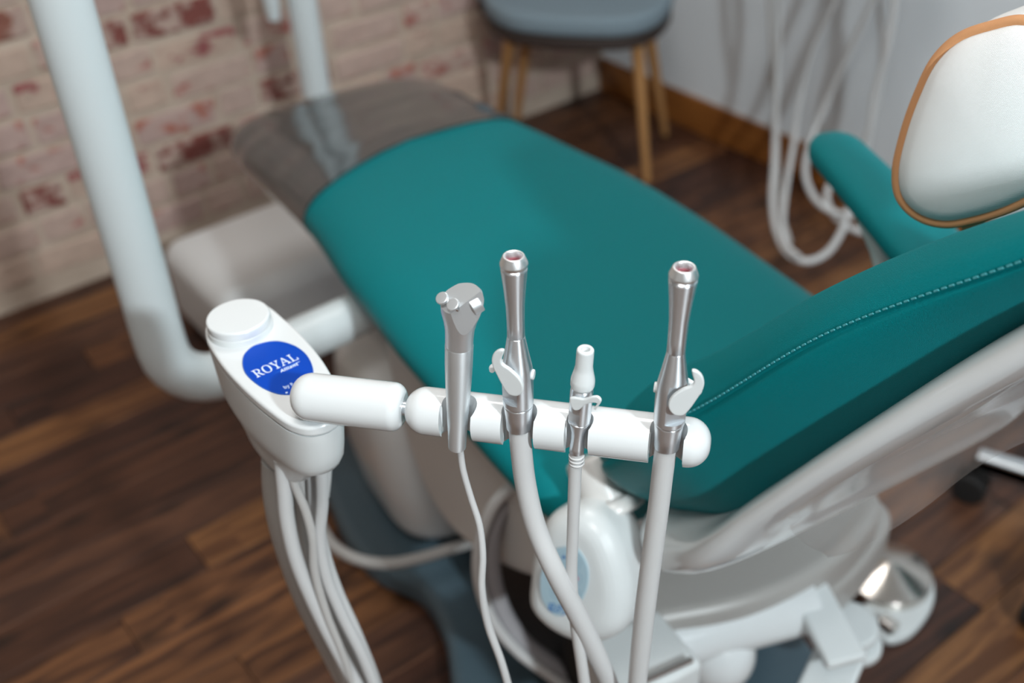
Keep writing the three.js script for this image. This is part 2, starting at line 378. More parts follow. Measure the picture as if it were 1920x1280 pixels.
function seatLoft(a0, a1, grow, roundLo, roundHi, step = 0.02) {
  const rings = [], R = 0.11, Rr = 0.075;
  const st = [];
  if (roundLo) for (let i = 0; i <= 9; i++) st.push(A0 - grow + R * (1 - Math.cos(i / 9 * Math.PI / 2)));
  const lo = roundLo ? A0 + R : a0, hi = roundHi ? A1 - Rr : a1;
  for (let a = lo + (roundLo ? step : 0); a < hi - 1e-6; a += step) st.push(a);
  st.push(hi);
  if (roundHi) for (let i = 1; i <= 9; i++) st.push(A1 - Rr + Rr * Math.sin(i / 9 * Math.PI / 2));
  for (const a of st) {
    let inset = 0, drop = 0;
    if (a < A0 + R && roundLo) { const q = 1 - Math.max(0, a - A0 + grow) / R, c = 1 - Math.sqrt(Math.max(0, 1 - q * q)); inset = c * 0.11; drop = c * 0.036; }
    if (a > A1 - Rr && roundHi) { const q = (a - A1 + Rr) / Rr, c = 1 - Math.sqrt(Math.max(0, 1 - q * q)); inset = c * 0.075; drop = c * 0.036; }
    rings.push(seatRing(a, grow, inset, drop));
  }
  return loft(rings);
}
part('seat_cushion', seatLoft(A0, A1, 0, true, true), M.teal, chair);
{ // clear-grey sleeve pulled over the foot end, a little crumpled
  const g = seatLoft(A0, -0.835, 0.0045, true, false, 0.012), p = g.attributes.position, nn = g.attributes.normal;
  for (let i = 0; i < p.count; i++) {
    const q = V(p.getX(i), p.getY(i), p.getZ(i)).sub(C0), a = q.dot(CA), l = q.dot(CW);
    const sh = 0.10 * Math.max(0, Math.min(1, (-l - 0.02) / 0.22)) * Math.max(0, Math.min(1, (a + 1.0) / 0.165));
    p.setXYZ(i, p.getX(i) + CA.x * sh, p.getY(i) + (seatTop(a + sh) - seatTop(a)), p.getZ(i) + CA.z * sh);
    const k = (vnoise(a * 28 + l * 6, l * 14, 77) - 0.5) * 0.004 + (vnoise(a * 70, l * 22 + a * 30, 78) - 0.5) * 0.0014;
    p.setXYZ(i, p.getX(i) + nn.getX(i) * k, p.getY(i) + nn.getY(i) * k, p.getZ(i) + nn.getZ(i) * k);
  }
  g.computeVertexNormals();
  part('foot_sleeve', g, M.sleeve, chair, 'glossy grey plastic sleeve over the foot end');
}
// white pan and frame under the cushion
{
  const rings = [];
  for (let a = -1.19; a <= 0.02; a += 0.05) {
    const hw = seatHalf(a) - 0.035 - (a < -1.1 ? 0.05 : 0), y = seatTop(a) - SEAT_T - 0.012, r = [];
    for (let j = 0; j < 24; j++) { const t = j / 24 * Math.PI * 2, c = Math.cos(t), s = Math.sin(t); r.push(ch(a, Math.sign(c) * Math.pow(Math.abs(c), 0.4) * hw, y + Math.sign(s) * Math.pow(Math.abs(s), 0.6) * 0.018)); }
    rings.push(r);
  }
  part('seat_pan', loft(rings), M.cream, chair);
}
part('seat_frame', rbox(0.36, 0.06, 0.5, 0.022, ch(-0.62, 0, 0.54), chB), M.beige, chair);
// backrest: shoulder line S and underside line B, both as (along, up), with half widths
const spine = [ // t, Sa, Sy, Ba, By, half
  [0, 0.128, 0.81, 0.205, 0.70, 0.232], [0.12, 0.195, 0.90, 0.272, 0.752, 0.232], [0.26, 0.262, 0.970, 0.325, 0.832, 0.214], [0.45, 0.345, 1.068, 0.403, 0.955, 0.188],
  [0.64, 0.435, 1.155, 0.483, 1.077, 0.157], [0.80, 0.53, 1.228, 0.56, 1.175, 0.135], [1.0, 0.70, 1.335, 0.725, 1.285, 0.125],
];
const spineC = ['S', 'B'].map((_, q) => new THREE.CatmullRomCurve3(spine.map(s => V(s[1 + 2 * q], s[2 + 2 * q], s[5])), false, 'centripetal'));
function backAt(t) {
  const u = t * (spine.length - 1), s = spineC[0].getPoint(t), b = spineC[1].getPoint(t);
  return { S: s, B: b, hw: s.z };
}
// profile of the left half: (outward offset from half width, depth 0..1 from front to back); the pinch is the stitched seam
const seamD = t => { const q = Math.max(0, Math.min(1, (t - 0.5) / 0.25)); return 0.30 + 0.10 * q * q * (3 - 2 * q); };
function sideProfile(d, sd) { // lateral offset of the side at depth d
  const bulge = d < 0.36 ? -0.032 * Math.pow((0.36 - d) / 0.36, 2.3) : -0.085 * Math.pow((d - 0.36) / 0.64, 1.6);
  const pinch = -0.0028 * Math.exp(-Math.pow((d - sd) / 0.018, 2)) ;
  return bulge + pinch;
}
const dStepsAt = t => { const s = seamD(t); return [...[0, 0.05, 0.13, 0.26, 0.42, 0.58].map(f => f * s), s - 0.07, s - 0.045, s - 0.025, s - 0.012, s, s + 0.012, s + 0.025, s + 0.045, s + 0.08, ...[0.2, 0.32, 0.44, 0.56, 0.68, 0.78, 0.86, 0.93, 0.98, 1].map(f => s + 0.02 + f * (0.98 - s))]; };
function backPoint(t, side, d, shrink = 1) {
  const { S, B, hw } = backAt(t);
  const a = S.x + (B.x - S.x) * d, y = S.y + (B.y - S.y) * d;
  const ma = (S.x + B.x) / 2, my = (S.y + B.y) / 2;
  return ch(ma + (a - ma) * shrink, side * (hw + sideProfile(d, seamD(t))) * (0.75 + 0.25 * shrink), my + (y - my) * shrink);
}
function backRing(t, shrink = 1) {
  const r = [];
  for (const d of dStepsAt(t)) r.push(backPoint(t, -1, d, shrink));
  const { S, B, hw } = backAt(t), ma = (S.x + B.x) / 2, my = (S.y + B.y) / 2;
  for (const f of [-0.6, -0.2, 0.2, 0.6]) r.push(ch(ma + (B.x - ma) * shrink, f * (hw - 0.03) * shrink, my + (B.y - my) * shrink));
  for (const d of dStepsAt(t).reverse()) r.push(backPoint(t, 1, d, shrink));
  for (const f of [0.8, 0.55, 0.3, 0, -0.3, -0.55, -0.8]) { const dd = 0.16 * (1 - f * f); r.push(ch(ma + (S.x + (B.x - S.x) * dd - ma) * shrink, f * (hw - 0.03) * shrink, my + (S.y + (B.y - S.y) * dd - my) * shrink)); }
  return r;
}
const backC = (() => {
  const rings = [];
  for (let i = 0; i <= 10; i++) { // rounded lower end
    const q = 1 - i / 10, k = Math.sqrt(Math.max(0.0004, 1 - q * q)), r = backRing(0.0, k);
    const e = ch(0, 0, 0).sub(C0); const back = CA.clone().multiplyScalar(-0.62).addScaledVector(UP, -0.55).normalize();
    rings.push(r.map(p => p.clone().addScaledVector(back, q * 0.065)));
  }
  for (let i = 1; i <= 60; i++) rings.push(backRing(i / 60));
  for (let i = 1; i <= 6; i++) { const q = i / 6, k = Math.sqrt(Math.max(0.01, 1 - q * q)); const r = backRing(1, k); rings.push(r.map(p => p.clone().addScaledVector(CA, q * 0.03).addScaledVector(UP, q * 0.02))); }
  return part('backrest_cushion', loft(rings), M.teal, chair);
})();
for (const side of [-1, 1]) { // stitches along the seam
  const gs = [], N = 190, pts = [];
  for (let i = 0; i <= N; i++) pts.push(backPoint(i / N * 0.97 + 0.03, side, seamD(i / N * 0.97 + 0.03) - 0.032).addScaledVector(CW, side * 0.0006));
  const curve = new THREE.CatmullRomCurve3(pts), Ls = Math.floor(curve.getLength() / 0.0062);
  for (let i = 0; i < Ls; i++) {
    const a = curve.getPointAt(i / Ls), b = curve.getPointAt(Math.min(1, (i + 0.56) / Ls)); gs.push(cyl(a, b, 0.0008, 0.0008, 6));
  }
  const st = part('stitching', mergeGeometries(gs), M.thread, backC, 'pale teal stitching along the backrest seam'); st.userData.kind = 'stuff';
}
let shellC;
{ // white shell behind the cushion
  const ring = (t, k = 1, off = 0) => {
    const { S, B, hw } = backAt(t), n = V(B.x - S.x, B.y - S.y, 0).normalize(), r = [], h2 = hw - 0.012;
    const th = lerpT([[0, 0.07], [0.2, 0.055], [0.45, 0.04], [1, 0.036]], t);
    for (let j = 0; j < 32; j++) {
      const q = j / 32 * Math.PI * 2, c = Math.cos(q), s = Math.sin(q), l = Math.sign(c) * Math.pow(Math.abs(c), 0.35) * h2 * k, d = -0.017 + th / 2 + Math.sign(s) * Math.pow(Math.abs(s), 0.8) * th / 2 * k;
      r.push(ch(B.x + n.x * d, l, B.y + n.y * d));
    }
    return r;
  };
  const rings = [];
  const down = CA.clone().multiplyScalar(-0.9).addScaledVector(UP, -0.25).normalize();
  for (let i = 0; i <= 8; i++) { const q = 1 - i / 8, k = Math.sqrt(Math.max(0.02, 1 - q * q)); rings.push(ring(0, k).map(p => p.addScaledVector(down, q * 0.10))); }
  for (let i = 1; i <= 40; i++) rings.push(ring(i / 40));
  shellC = part('backrest_shell', loft(rings), M.gloss, chair, 'glossy white shell behind the backrest');
}
{ // clear protective film hanging loose under the shell
  const rings = [];
  for (let i = 0; i <= 40; i++) {
    const t = 0.4 + 0.58 * i / 40, { S, B, hw } = backAt(t), n = V(B.x - S.x, B.y - S.y, 0).normalize(), r = [];
    for (let j = 0; j <= 12; j++) {
      const v = j / 12, d = 0.022 + v * (0.05 + 0.010 * Math.sin(t * 17)) , wob = 0.006 * Math.sin(t * 40 + v * 5) * v + 0.01 * (vnoise(t * 9, v * 3, 12) - 0.5);
      r.push(ch(B.x + n.x * d, -(hw - 0.012) + v * 0.03 + wob, B.y + n.y * d));
    }
    rings.push(r);
  }
  part('protective_film', loft(rings, { closed: false }), M.film, shellC, 'clear protective plastic film under the backrest shell');
}
{ // armrest on the far side
  const e0 = atY(1556, 272, 0.845), e1 = atY(1800, 505, 0.86), d = e1.clone().sub(e0).setY(0).normalize(), sd = d.clone().cross(UP).normalize();
  const rings = [], L = e0.distanceTo(e1);
  for (let i = 0; i <= 34; i++) {
    const s = i / 34, q = Math.max(0, 1 - s * L / 0.045), k = Math.sqrt(Math.max(0.01, 1 - q * q)), c = e0.clone().addScaledVector(d, s * L - 0.02), r = [];
    const hw = (0.036 + 0.012 * s) * k, hh = 0.020 * (0.4 + 0.6 * k);
    for (let j = 0; j < 24; j++) { const t = j / 24 * Math.PI * 2, x = Math.cos(t), y = Math.sin(t); r.push(c.clone().addScaledVector(sd, Math.sign(x) * Math.pow(Math.abs(x), 0.7) * hw).addScaledVector(UP, Math.sign(y) * Math.pow(Math.abs(y), 0.7) * hh)); }
    rings.push(r);
  }
  const arm = part('armrest_pad', loft(rings), M.teal, chair);
  const b = [];
  for (const [s, w, y] of [[0.45, 0.012, -0.03], [0.6, 0.022, -0.05], [0.75, 0.03, -0.09], [0.88, 0.036, -0.14], [0.95, 0.04, -0.19]]) {
    const c = e0.clone().addScaledVector(d, s * L - 0.02).addScaledVector(UP, y), r = [];
    for (let j = 0; j < 16; j++) { const t = j / 16 * Math.PI * 2; r.push(c.clone().addScaledVector(sd, Math.cos(t) * 0.022).addScaledVector(d, Math.sin(t) * w * 0.5).addScaledVector(UP, Math.sin(t) * w * 0.6)); }
    b.push(r);
  }
  part('armrest_support', loft(b), M.white, arm);
}
// joint cover with its key pad, on the near side
{
  const P = atP(1090, 1080, ch(0, -0.268, 0), CW), n = CW.clone().multiplyScalar(-0.75).addScaledVector(camBack, 0.75).normalize(), on = (x, y) => atP(x, y, P, n), IN = n.clone().negate();
  const out = [[1003, 1075], [1004, 1130], [1040, 1172], [1110, 1200], [1172, 1178], [1190, 1120], [1178, 1040], [1148, 975], [1105, 945], [1045, 955], [1015, 1010]].map(p => on(...p).addScaledVector(n, 0.026)), onF = (x, y) => atP(x, y, P.clone().addScaledVector(n, 0.026), n);
  const j = part('joint_cover', prism(out, IN, 0.085, 0.026, { seg: 8 }), M.white, chair, 'white rounded joint cover with a pale blue key pad');
  const padOut = [[1022, 1060], [1048, 1028], [1080, 1026], [1102, 1060], [1100, 1105], [1075, 1142], [1045, 1148], [1018, 1120], [1014, 1085]].map(p => onF(...p).addScaledVector(n, 0.0015));
  const pad = part('key_pad', prism(padOut, IN, 0.003, 0.0008, { seg: 2 }), M.padBlue, j);
  const cv = document.createElement('canvas'); cv.width = 256; cv.height = 320; const g = cv.getContext('2d');
  g.fillStyle = '#a9c3d0'; g.fillRect(0, 0, 256, 320);
  g.lineWidth = 4; for (const [x, y, c] of [[70, 70, '#5f87ad'], [130, 50, '#3f6fa8'], [190, 80, '#7d9db8'], [70, 135, '#5f87ad'], [130, 120, '#3f6fa8'], [195, 145, '#d9708c'], [85, 205, '#7d9db8'], [190, 215, '#7d9db8']]) { g.strokeStyle = '#8fb0c2'; g.beginPath(); g.arc(x, y, 25, 0, 7); g.stroke(); g.fillStyle = c; g.fillRect(x - 10, y - 5, 20, 10); g.fillRect(x - 4, y - 12, 8, 20); }
  g.fillStyle = '#1663ad'; g.font = 'italic bold 58px serif'; g.fillText('Royal', 40, 296);
  const t = new THREE.CanvasTexture(cv); t.colorSpace = THREE.SRGBColorSpace;
  const q = [[1012, 1022], [1106, 1022], [1106, 1156], [1012, 1156]].map(p => onF(...p).addScaledVector(n, 0.0023));
  const bg = new THREE.BufferGeometry(); bg.setAttribute('position', new THREE.Float32BufferAttribute([q[3], q[2], q[1], q[0]].flatMap(p => [p.x, p.y, p.z]), 3));
  bg.setAttribute('uv', new THREE.Float32BufferAttribute([0, 0, 1, 0, 1, 1, 0, 1], 2)); bg.setIndex([0, 1, 2, 0, 2, 3]); bg.computeVertexNormals();
  // the print fills the pad's outline only
  const clip = new THREE.ShapeGeometry(new THREE.Shape(new THREE.CatmullRomCurve3([[0.1, 0.72], [0.32, 0.95], [0.7, 0.96], [0.95, 0.72], [0.93, 0.4], [0.66, 0.1], [0.35, 0.03], [0.08, 0.24], [0.03, 0.5]].map(p => V(p[0], p[1], 0)), true).getPoints(50).map(p => new THREE.Vector2(p.x, p.y))));
  const cp = clip.attributes.position; for (let i = 0; i < cp.count; i++) { const u = cp.getX(i), v = cp.getY(i); const a = q[3].clone().lerp(q[2], u), b = q[0].clone().lerp(q[1], u), r = a.lerp(b, v); clip.attributes.uv.setXY(i, u, v); cp.setXYZ(i, r.x, r.y, r.z); }
  clip.computeVertexNormals();
  part('key_print', clip, new THREE.MeshPhysicalMaterial({ map: t, roughness: 0.35, side: THREE.DoubleSide }), j, 'pale blue key print with blue script lettering');
  part('column', cyl(on(1062, 985).addScaledVector(CW, 0.055), on(1020, 890).addScaledVector(CW, 0.055), 0.03, 0.027, 28, 0.006), M.cream, chair);
  part('collar', cyl(on(1068, 1000).addScaledVector(CW, 0.055), on(1056, 968).addScaledVector(CW, 0.055), 0.039, 0.037, 28, 0.006), M.cream, chair);
}
// lift casing, base and rear cover
{
  const sec = (y, pts) => new THREE.CatmullRomCurve3(pts.map(p => ch(p[0], p[1], y)), true, 'centripetal').getPoints(63).slice(0, 64);
  // rounded rectangle around the chair's axis: along from a0 (foot) to a1 (head), across from l0 to l1
  const rrect = (y, a0, a1, l0, l1, r) => { const ring = []; const cx = (a0 + a1) / 2, cy = (l0 + l1) / 2, hx = (a1 - a0) / 2, hy = (l1 - l0) / 2; for (let j = 0; j < 56; j++) { const t = j / 56 * Math.PI * 2, c = Math.cos(t), s = Math.sin(t), e = r; ring.push(ch(cx + Math.sign(c) * Math.pow(Math.abs(c), e) * hx, cy + Math.sign(s) * Math.pow(Math.abs(s), e) * hy, y)); } return ring; };
  const R = [[0.10, -0.74, -0.44, -0.235, 0.17, 0.55], [0.13, -0.745, -0.425, -0.244, 0.18, 0.55], [0.22, -0.755, -0.425, -0.256, 0.19, 0.52], [0.32, -0.755, -0.43, -0.26, 0.19, 0.5], [0.39, -0.75, -0.44, -0.254, 0.19, 0.5], [0.425, -0.73, -0.46, -0.23, 0.17, 0.52], [0.44, -0.69, -0.5, -0.18, 0.13, 0.55]].map(a => rrect(...a));
  part('lift_casing', loft(R), M.gloss, chair, 'glossy white rounded casing over the lift mechanism');
  part('lift_arm', prism([[-0.43, 0.6], [-0.2, 0.6], [0.03, 0.6], [0.04, 0.5], [-0.02, 0.44], [-0.15, 0.36], [-0.28, 0.315], [-0.36, 0.34], [-0.43, 0.46]].map(p => ch(p[0], -0.24, p[1])), CW, 0.44, 0.02, { seg: 5, curve: 90 }), M.cream, chair);
  const blue = [[605, 880], [622, 950], [655, 1015], [705, 1065], [785, 1105], [830, 1180], [848, 1285], [880, 1400], [1150, 1500], [1420, 1400], [1560, 1300], [1500, 1180], [1300, 1000], [1000, 860], [760, 790], [660, 800]].map(p => atY(...p, 0.055));
  part('base_plate', prism(blue.map(p => p.clone().setY(0.001)), UP, 0.06, 0.02, { seg: 5, curve: 140 }), M.slate, chair, 'slate blue curved base plate on the floor');
  part('lift_bellows', rbox(0.4, 0.37, 0.34, 0.04, ch(-0.17, 0.02, 0.245), chB), M.black, chair, 'black bellows of the lift');
  const deck = [[1150, 1120], [1200, 1160], [1290, 1152], [1420, 1122], [1540, 1068], [1620, 1000], [1655, 940], [1640, 912], [1590, 905], [1480, 900], [1300, 960], [1180, 1050]].map(p => atY(...p, 0.40));
  part('rear_cover', prism(deck.map(p => p.clone().setY(0.33)), UP, 0.07, 0.018, { seg: 5, curve: 120 }), M.beige, chair, 'beige rounded rear cover below the backrest');
  const deck2 = [[1400, 1100], [1470, 1135], [1550, 1115], [1640, 1030], [1672, 960], [1640, 930], [1500, 950], [1400, 1020]].map(p => atY(...p, 0.33));
  part('rear_skirt', prism(deck2.map(p => p.clone().setY(0.25)), UP, 0.085, 0.02, { seg: 4, curve: 120 }), M.beige, chair);
}

// ---------------------------------------------------------------- pillow on the backrest
{
  const c = atD(1838, 232, 0.90), pl = thing('neck_pillow', 'white neck pillow with tan piping resting on the teal backrest', 'pillow', null, c);
  // end panel facing the photographer: outline traced on a plane across its end
  const n = camBack.clone().multiplyScalar(0.55).addScaledVector(CW, -0.75).setY(0.22).normalize();
  const out = [[1925, 40], [1860, 50], [1800, 72], [1757, 112], [1723, 180], [1697, 255], [1683, 325], [1690, 370], [1722, 403], [1770, 417], [1830, 408], [1900, 385], [1960, 350], [2010, 280], [2020, 180], [1990, 80]].map(p => atP(p[0], p[1], c, n));
  const cv = new THREE.CatmullRomCurve3(out, true, 'centripetal'), N = 80, ring = cv.getSpacedPoints(N).slice(0, N);
  const cen = ring.reduce((s, p) => s.add(p), V(0, 0, 0)).multiplyScalar(1 / N);
  const ax = CW.clone().multiplyScalar(0.9).addScaledVector(CA, 0.18).setY(-0.02).normalize();
  const rings = [];
  const sc = (k, off, dome) => ring.map((p, i) => { const d = p.clone().sub(cen); return cen.clone().addScaledVector(d, k).addScaledVector(ax, off).addScaledVector(n, dome); });
  for (let i = 0; i <= 12; i++) { const k = 0.02 + 0.98 * i / 12; rings.push(sc(k, 0, 0.026 * Math.sqrt(Math.max(0, 1 - k * k)))); }
  for (const [off, k] of [[0.012, 1.04], [0.03, 1.07], [0.06, 1.09], [0.1, 1.07], [0.14, 1.04], [0.17, 1.0]]) rings.push(sc(k, off, 0).map(p => p.addScaledVector(UP, 0.012 * Math.sin(off / 0.17 * Math.PI))));
  for (let i = 1; i <= 8; i++) { const k = 1 - i / 8; rings.push(sc(Math.max(0.02, k), 0.17 + 0.026 * Math.sqrt(1 - k * k), 0)); }
  const pg = loft(rings), e1 = UP.clone().cross(n).normalize(), e2 = n.clone().cross(e1);
  for (let i = 0; i < pg.attributes.position.count; i++) { const d = V().fromBufferAttribute(pg.attributes.position, i).sub(cen); pg.attributes.uv.setXY(i, d.dot(e1), d.dot(e2) + d.dot(ax) * 0.7); }
  part('pillow_body', pg, M.pillow, pl);
  const pr = ring.map(p => p.clone()); pr.push(pr[0].clone());
  part('piping', tube(pr, 0.005, 160, 10), M.piping, pl, 'tan fabric piping');
  part('strap', prism([[1800, 410], [1845, 402], [1850, 425], [1805, 432]].map(p => atP(p[0], p[1], c.clone().addScaledVector(CW, 0.02), n)), n, 0.003, 0.001, { smooth: false }), M.piping, pl, 'tan strap under the pillow');
}

// ---------------------------------------------------------------- posts
{
  const b = atD(330, 742, 1.585), r = 0.0345, t0 = atP(132, 0, b, camBack.clone().setY(0).normalize());
  const p = thing('light_post', 'thick pale white light post bending into a horizontal tube beside the dental chair', 'post', null, b.clone());
  const end = atY(735, 560, b.y), dir = end.clone().sub(b).setY(0).normalize(), x = b.clone();
  const pts = []; for (const h of [2.3, 1.9, 1.5, 1.2, 0.95, 0.8]) pts.push(V(x.x, h, x.z));
  const R = 0.085; for (let i = 0; i <= 8; i++) { const a = i / 8 * Math.PI / 2; pts.push(V(x.x, b.y + R, x.z).addScaledVector(dir, R * (1 - Math.cos(a))).addScaledVector(UP, -R * Math.sin(a))); }
  for (const s of [0.14, 0.22, 0.3, 0.38, 0.5]) pts.push(V(x.x, b.y, x.z).addScaledVector(dir, s));
  part('post_tube', tube(pts, r, 120, 32), M.pipe, p);
}
{
  const q = atD(580, 90, 2.6), p = thing('delivery_post', 'slim white post standing behind the foot end of the dental chair', 'post', null, V(q.x, 0, q.z));
  part('post_tube', cyl(V(q.x, 0, q.z), V(q.x, 1.9, q.z), 0.0345, 0.0345, 28), M.pipe, p);
  const k = atD(511, 18, 2.5); const kb = thing('hanging_handle', 'pale rounded handle hanging beside the slim white post', 'handle', null, k);
  part('handle_body', tube([k.clone().add(V(0, 0.5, 0)), k.clone().add(V(0, 0.3, 0)), k.clone().add(V(0, 0.1, 0)), k.clone().add(V(0, 0.0, 0)), k.clone().add(V(0, -0.022, 0))], [0.03, 0.032, 0.032, 0.029, 0.014], 40, 20), M.pipe, kb);
  part('hanger', cyl(V(k.x, k.y + 0.47, k.z), V(q.x, k.y + 0.47, q.z), 0.012, 0.012, 16), M.pipe, kb);
}

// ---------------------------------------------------------------- floor utility box and background pieces
{
  const b = thing('utility_box', 'grey-white rounded floor box below the foot end of the dental chair', 'box', null, V(0.85, 0, -2.18));
  part('box_body', rbox(0.40, 0.215, 0.36, 0.05, V(0.865, 0.1095, -2.185)), M.box, b);
}
{ // side chair
  const s = thing('side_chair', 'grey fabric side chair with four oak legs by the brick wall', 'chair', null, V(2.0, 0, -2.35));
  const top = [...[[902, 8], [915, 38], [960, 62], [1080, 74], [1180, 72], [1232, 55], [1262, 18]].map(p => atY(p[0], p[1], 0.455)), ...[[2.17, -2.19], [2.19, -2.31], [2.12, -2.44], [2.0, -2.54], [1.88, -2.595], [1.79, -2.59]].map(p => V(p[0], 0.455, p[1]))];
  part('seat', prism(top, UP, 0.055, 0.02, { seg: 6, curve: 90 }), M.seatFabric, s);
  part('seat_shell', prism(top.map(p => { const c = V(1.97, 0.455, -2.36); return p.clone().sub(c).multiplyScalar(0.985).add(c).setY(0.42); }), UP, 0.034, 0.012, { seg: 4, curve: 90 }), M.shell, s);
  const tops = [[957, 66], [1194, 70], [990, 40], [1213, 40]].map(p => atY(p[0], p[1], 0.43)), feet = [[930, 262], [1213, 338], [966, 250], [1247, 252]].map(p => atY(p[0], p[1], 0.0));
  tops.forEach((t, i) => part('leg', cyl(feet[i].clone().setY(0.001), t, 0.0105, 0.018, 20), M.oak, s));
  const c = V(1.965, 0, -2.35), fr = V(-0.55, 0, 0.83).normalize(), sd = V(fr.z, 0, -fr.x); // backrest, above the picture
  const rings = []; for (let i = 0; i <= 10; i++) { const v = i / 10, r = []; for (let j = 0; j <= 20; j++) { const u = j / 10 - 1; r.push(c.clone().addScaledVector(sd, u * (0.19 - 0.03 * v * v)).addScaledVector(fr, -0.14 + 0.05 * u * u - 0.03 * v).setY(0.52 + 0.32 * v)); } for (let j = 20; j >= 0; j--) { const u = j / 10 - 1; r.push(c.clone().addScaledVector(sd, u * (0.19 - 0.03 * v * v)).addScaledVector(fr, -0.17 + 0.05 * u * u - 0.03 * v).setY(0.52 + 0.32 * v)); } rings.push(r); }
  part('backrest', loft(rings), M.seatFabric, s);
  for (const u of [-0.1, 0.1]) part('back_support', cyl(c.clone().addScaledVector(sd, u).addScaledVector(fr, -0.10).setY(0.45), c.clone().addScaledVector(sd, u).addScaledVector(fr, -0.145).setY(0.56), 0.012, 0.012, 12), M.oak, s);
}
{ // tubing by the white wall, hung from a delivery tray above the picture
  const base = atY(1500, 488, 0.14), n = camBack.clone().setY(0).normalize(), on = (x, y, o = 0) => atD(x, y, Math.min((2.2 + o * 0.5) / ray(x, y).x, depthOf(base) + 0.5 * Math.pow(Math.max(0, 488 - y) / 488, 0.9) - o));
  const T = (name, pts, r, label, o = 0, col = M.hose) => single(name, tube(pts.map(p => on(p[0], p[1], (p[2] || 0) + o)), r, 110, 12), col, label, 'hose', 'handpiece tubes hanging by the white wall');
  T('handpiece_tube', [[1462, -60], [1460, 60], [1456, 180], [1452, 300], [1448, 380], [1458, 440], [1478, 475], [1510, 490], [1545, 478], [1575, 440], [1592, 390], [1603, 350], [1625, 290]], 0.0085, 'long white tube with the lowest loop by the white wall');
  T('handpiece_tube', [[1590, -60], [1562, 10], [1525, 90], [1500, 190], [1488, 270], [1474, 350], [1468, 420], [1476, 462], [1498, 482]], 0.0075, 'white tube slanting down beside the straight white tube', 0.02);
  T('handpiece_tube', [[1655, -60], [1632, 10], [1590, 100], [1550, 190], [1522, 260], [1510, 310], [1514, 345], [1535, 380], [1570, 400], [1620, 402], [1660, 398], [1700, 380]], 0.0085, 'white tube slanting down into a shallow loop behind the armrest', -0.02);
  T('handpiece_tube', [[1646, -60], [1650, 20], [1656, 80], [1652, 150], [1640, 220], [1625, 280], [1600, 320]], 0.0085, 'white tube crossing behind the armrest tip', 0.03);
  T('handpiece_tube', [[1686, -60], [1676, 20], [1662, 100], [1640, 180], [1628, 250], [1590, 310], [1560, 340], [1550, 370], [1565, 405], [1600, 430], [1640, 438], [1690, 425]], 0.0085, 'white tube curling into a ring below the armrest', -0.04);
  T('handpiece_tube', [[1440, -60], [1446, 60], [1452, 170], [1456, 250], [1458, 330], [1464, 400], [1480, 455]], 0.0075, 'straight white tube against the oak skirting board', -0.03, M.hoseGrey);
  const c = on(1580, -170), tr = thing('delivery_tray', 'white instrument tray holding the hanging tubes', 'tray', null, c);
  part('tray_body', rbox(0.42, 0.05, 0.28, 0.015, c.clone().add(V(-0.12, 0.03, 0.02)), basisOf(camRight.clone().setY(0).normalize(), UP, n)), M.white, tr);
  part('wall_bracket', cyl(c.clone().add(V(-0.05, 0.03, 0.02)), V(ROOM.x1 - 0.001, c.y + 0.03, c.z + 0.02), 0.022, 0.022, 20), M.pipe, tr);
}
{ // foot control
  const c = atY(1664, 1072, 0.035), f = thing('foot_control', 'round steel foot control with a white rim on the wooden floor', 'foot control', null, V(c.x, 0, c.z));
  const base = [[1618, 1130], [1625, 1175], [1662, 1203], [1700, 1196], [1742, 1150], [1752, 1110], [1740, 1070], [1700, 1050], [1640, 1075]].map(p => atY(p[0], p[1], 0.012));
  part('base_rim', prism(base.map(p => p.clone().setY(0.001)), UP, 0.02, 0.007, { seg: 3, curve: 80 }), M.white, f);
  part('dome', lathe([[0.0745, 0.02], [0.075, 0.034], [0.073, 0.037], [0.037, 0.052], [0.01, 0.062], [0, 0.064]], 48).translate(c.x, 0, c.z), M.steel, f, 'brushed steel conical disc');
  const q = atY(1668, 1158, 0.05); part('hinge_clip', rbox(0.022, 0.02, 0.03, 0.004, V(q.x, 0.034, q.z)), M.steel, f);
}
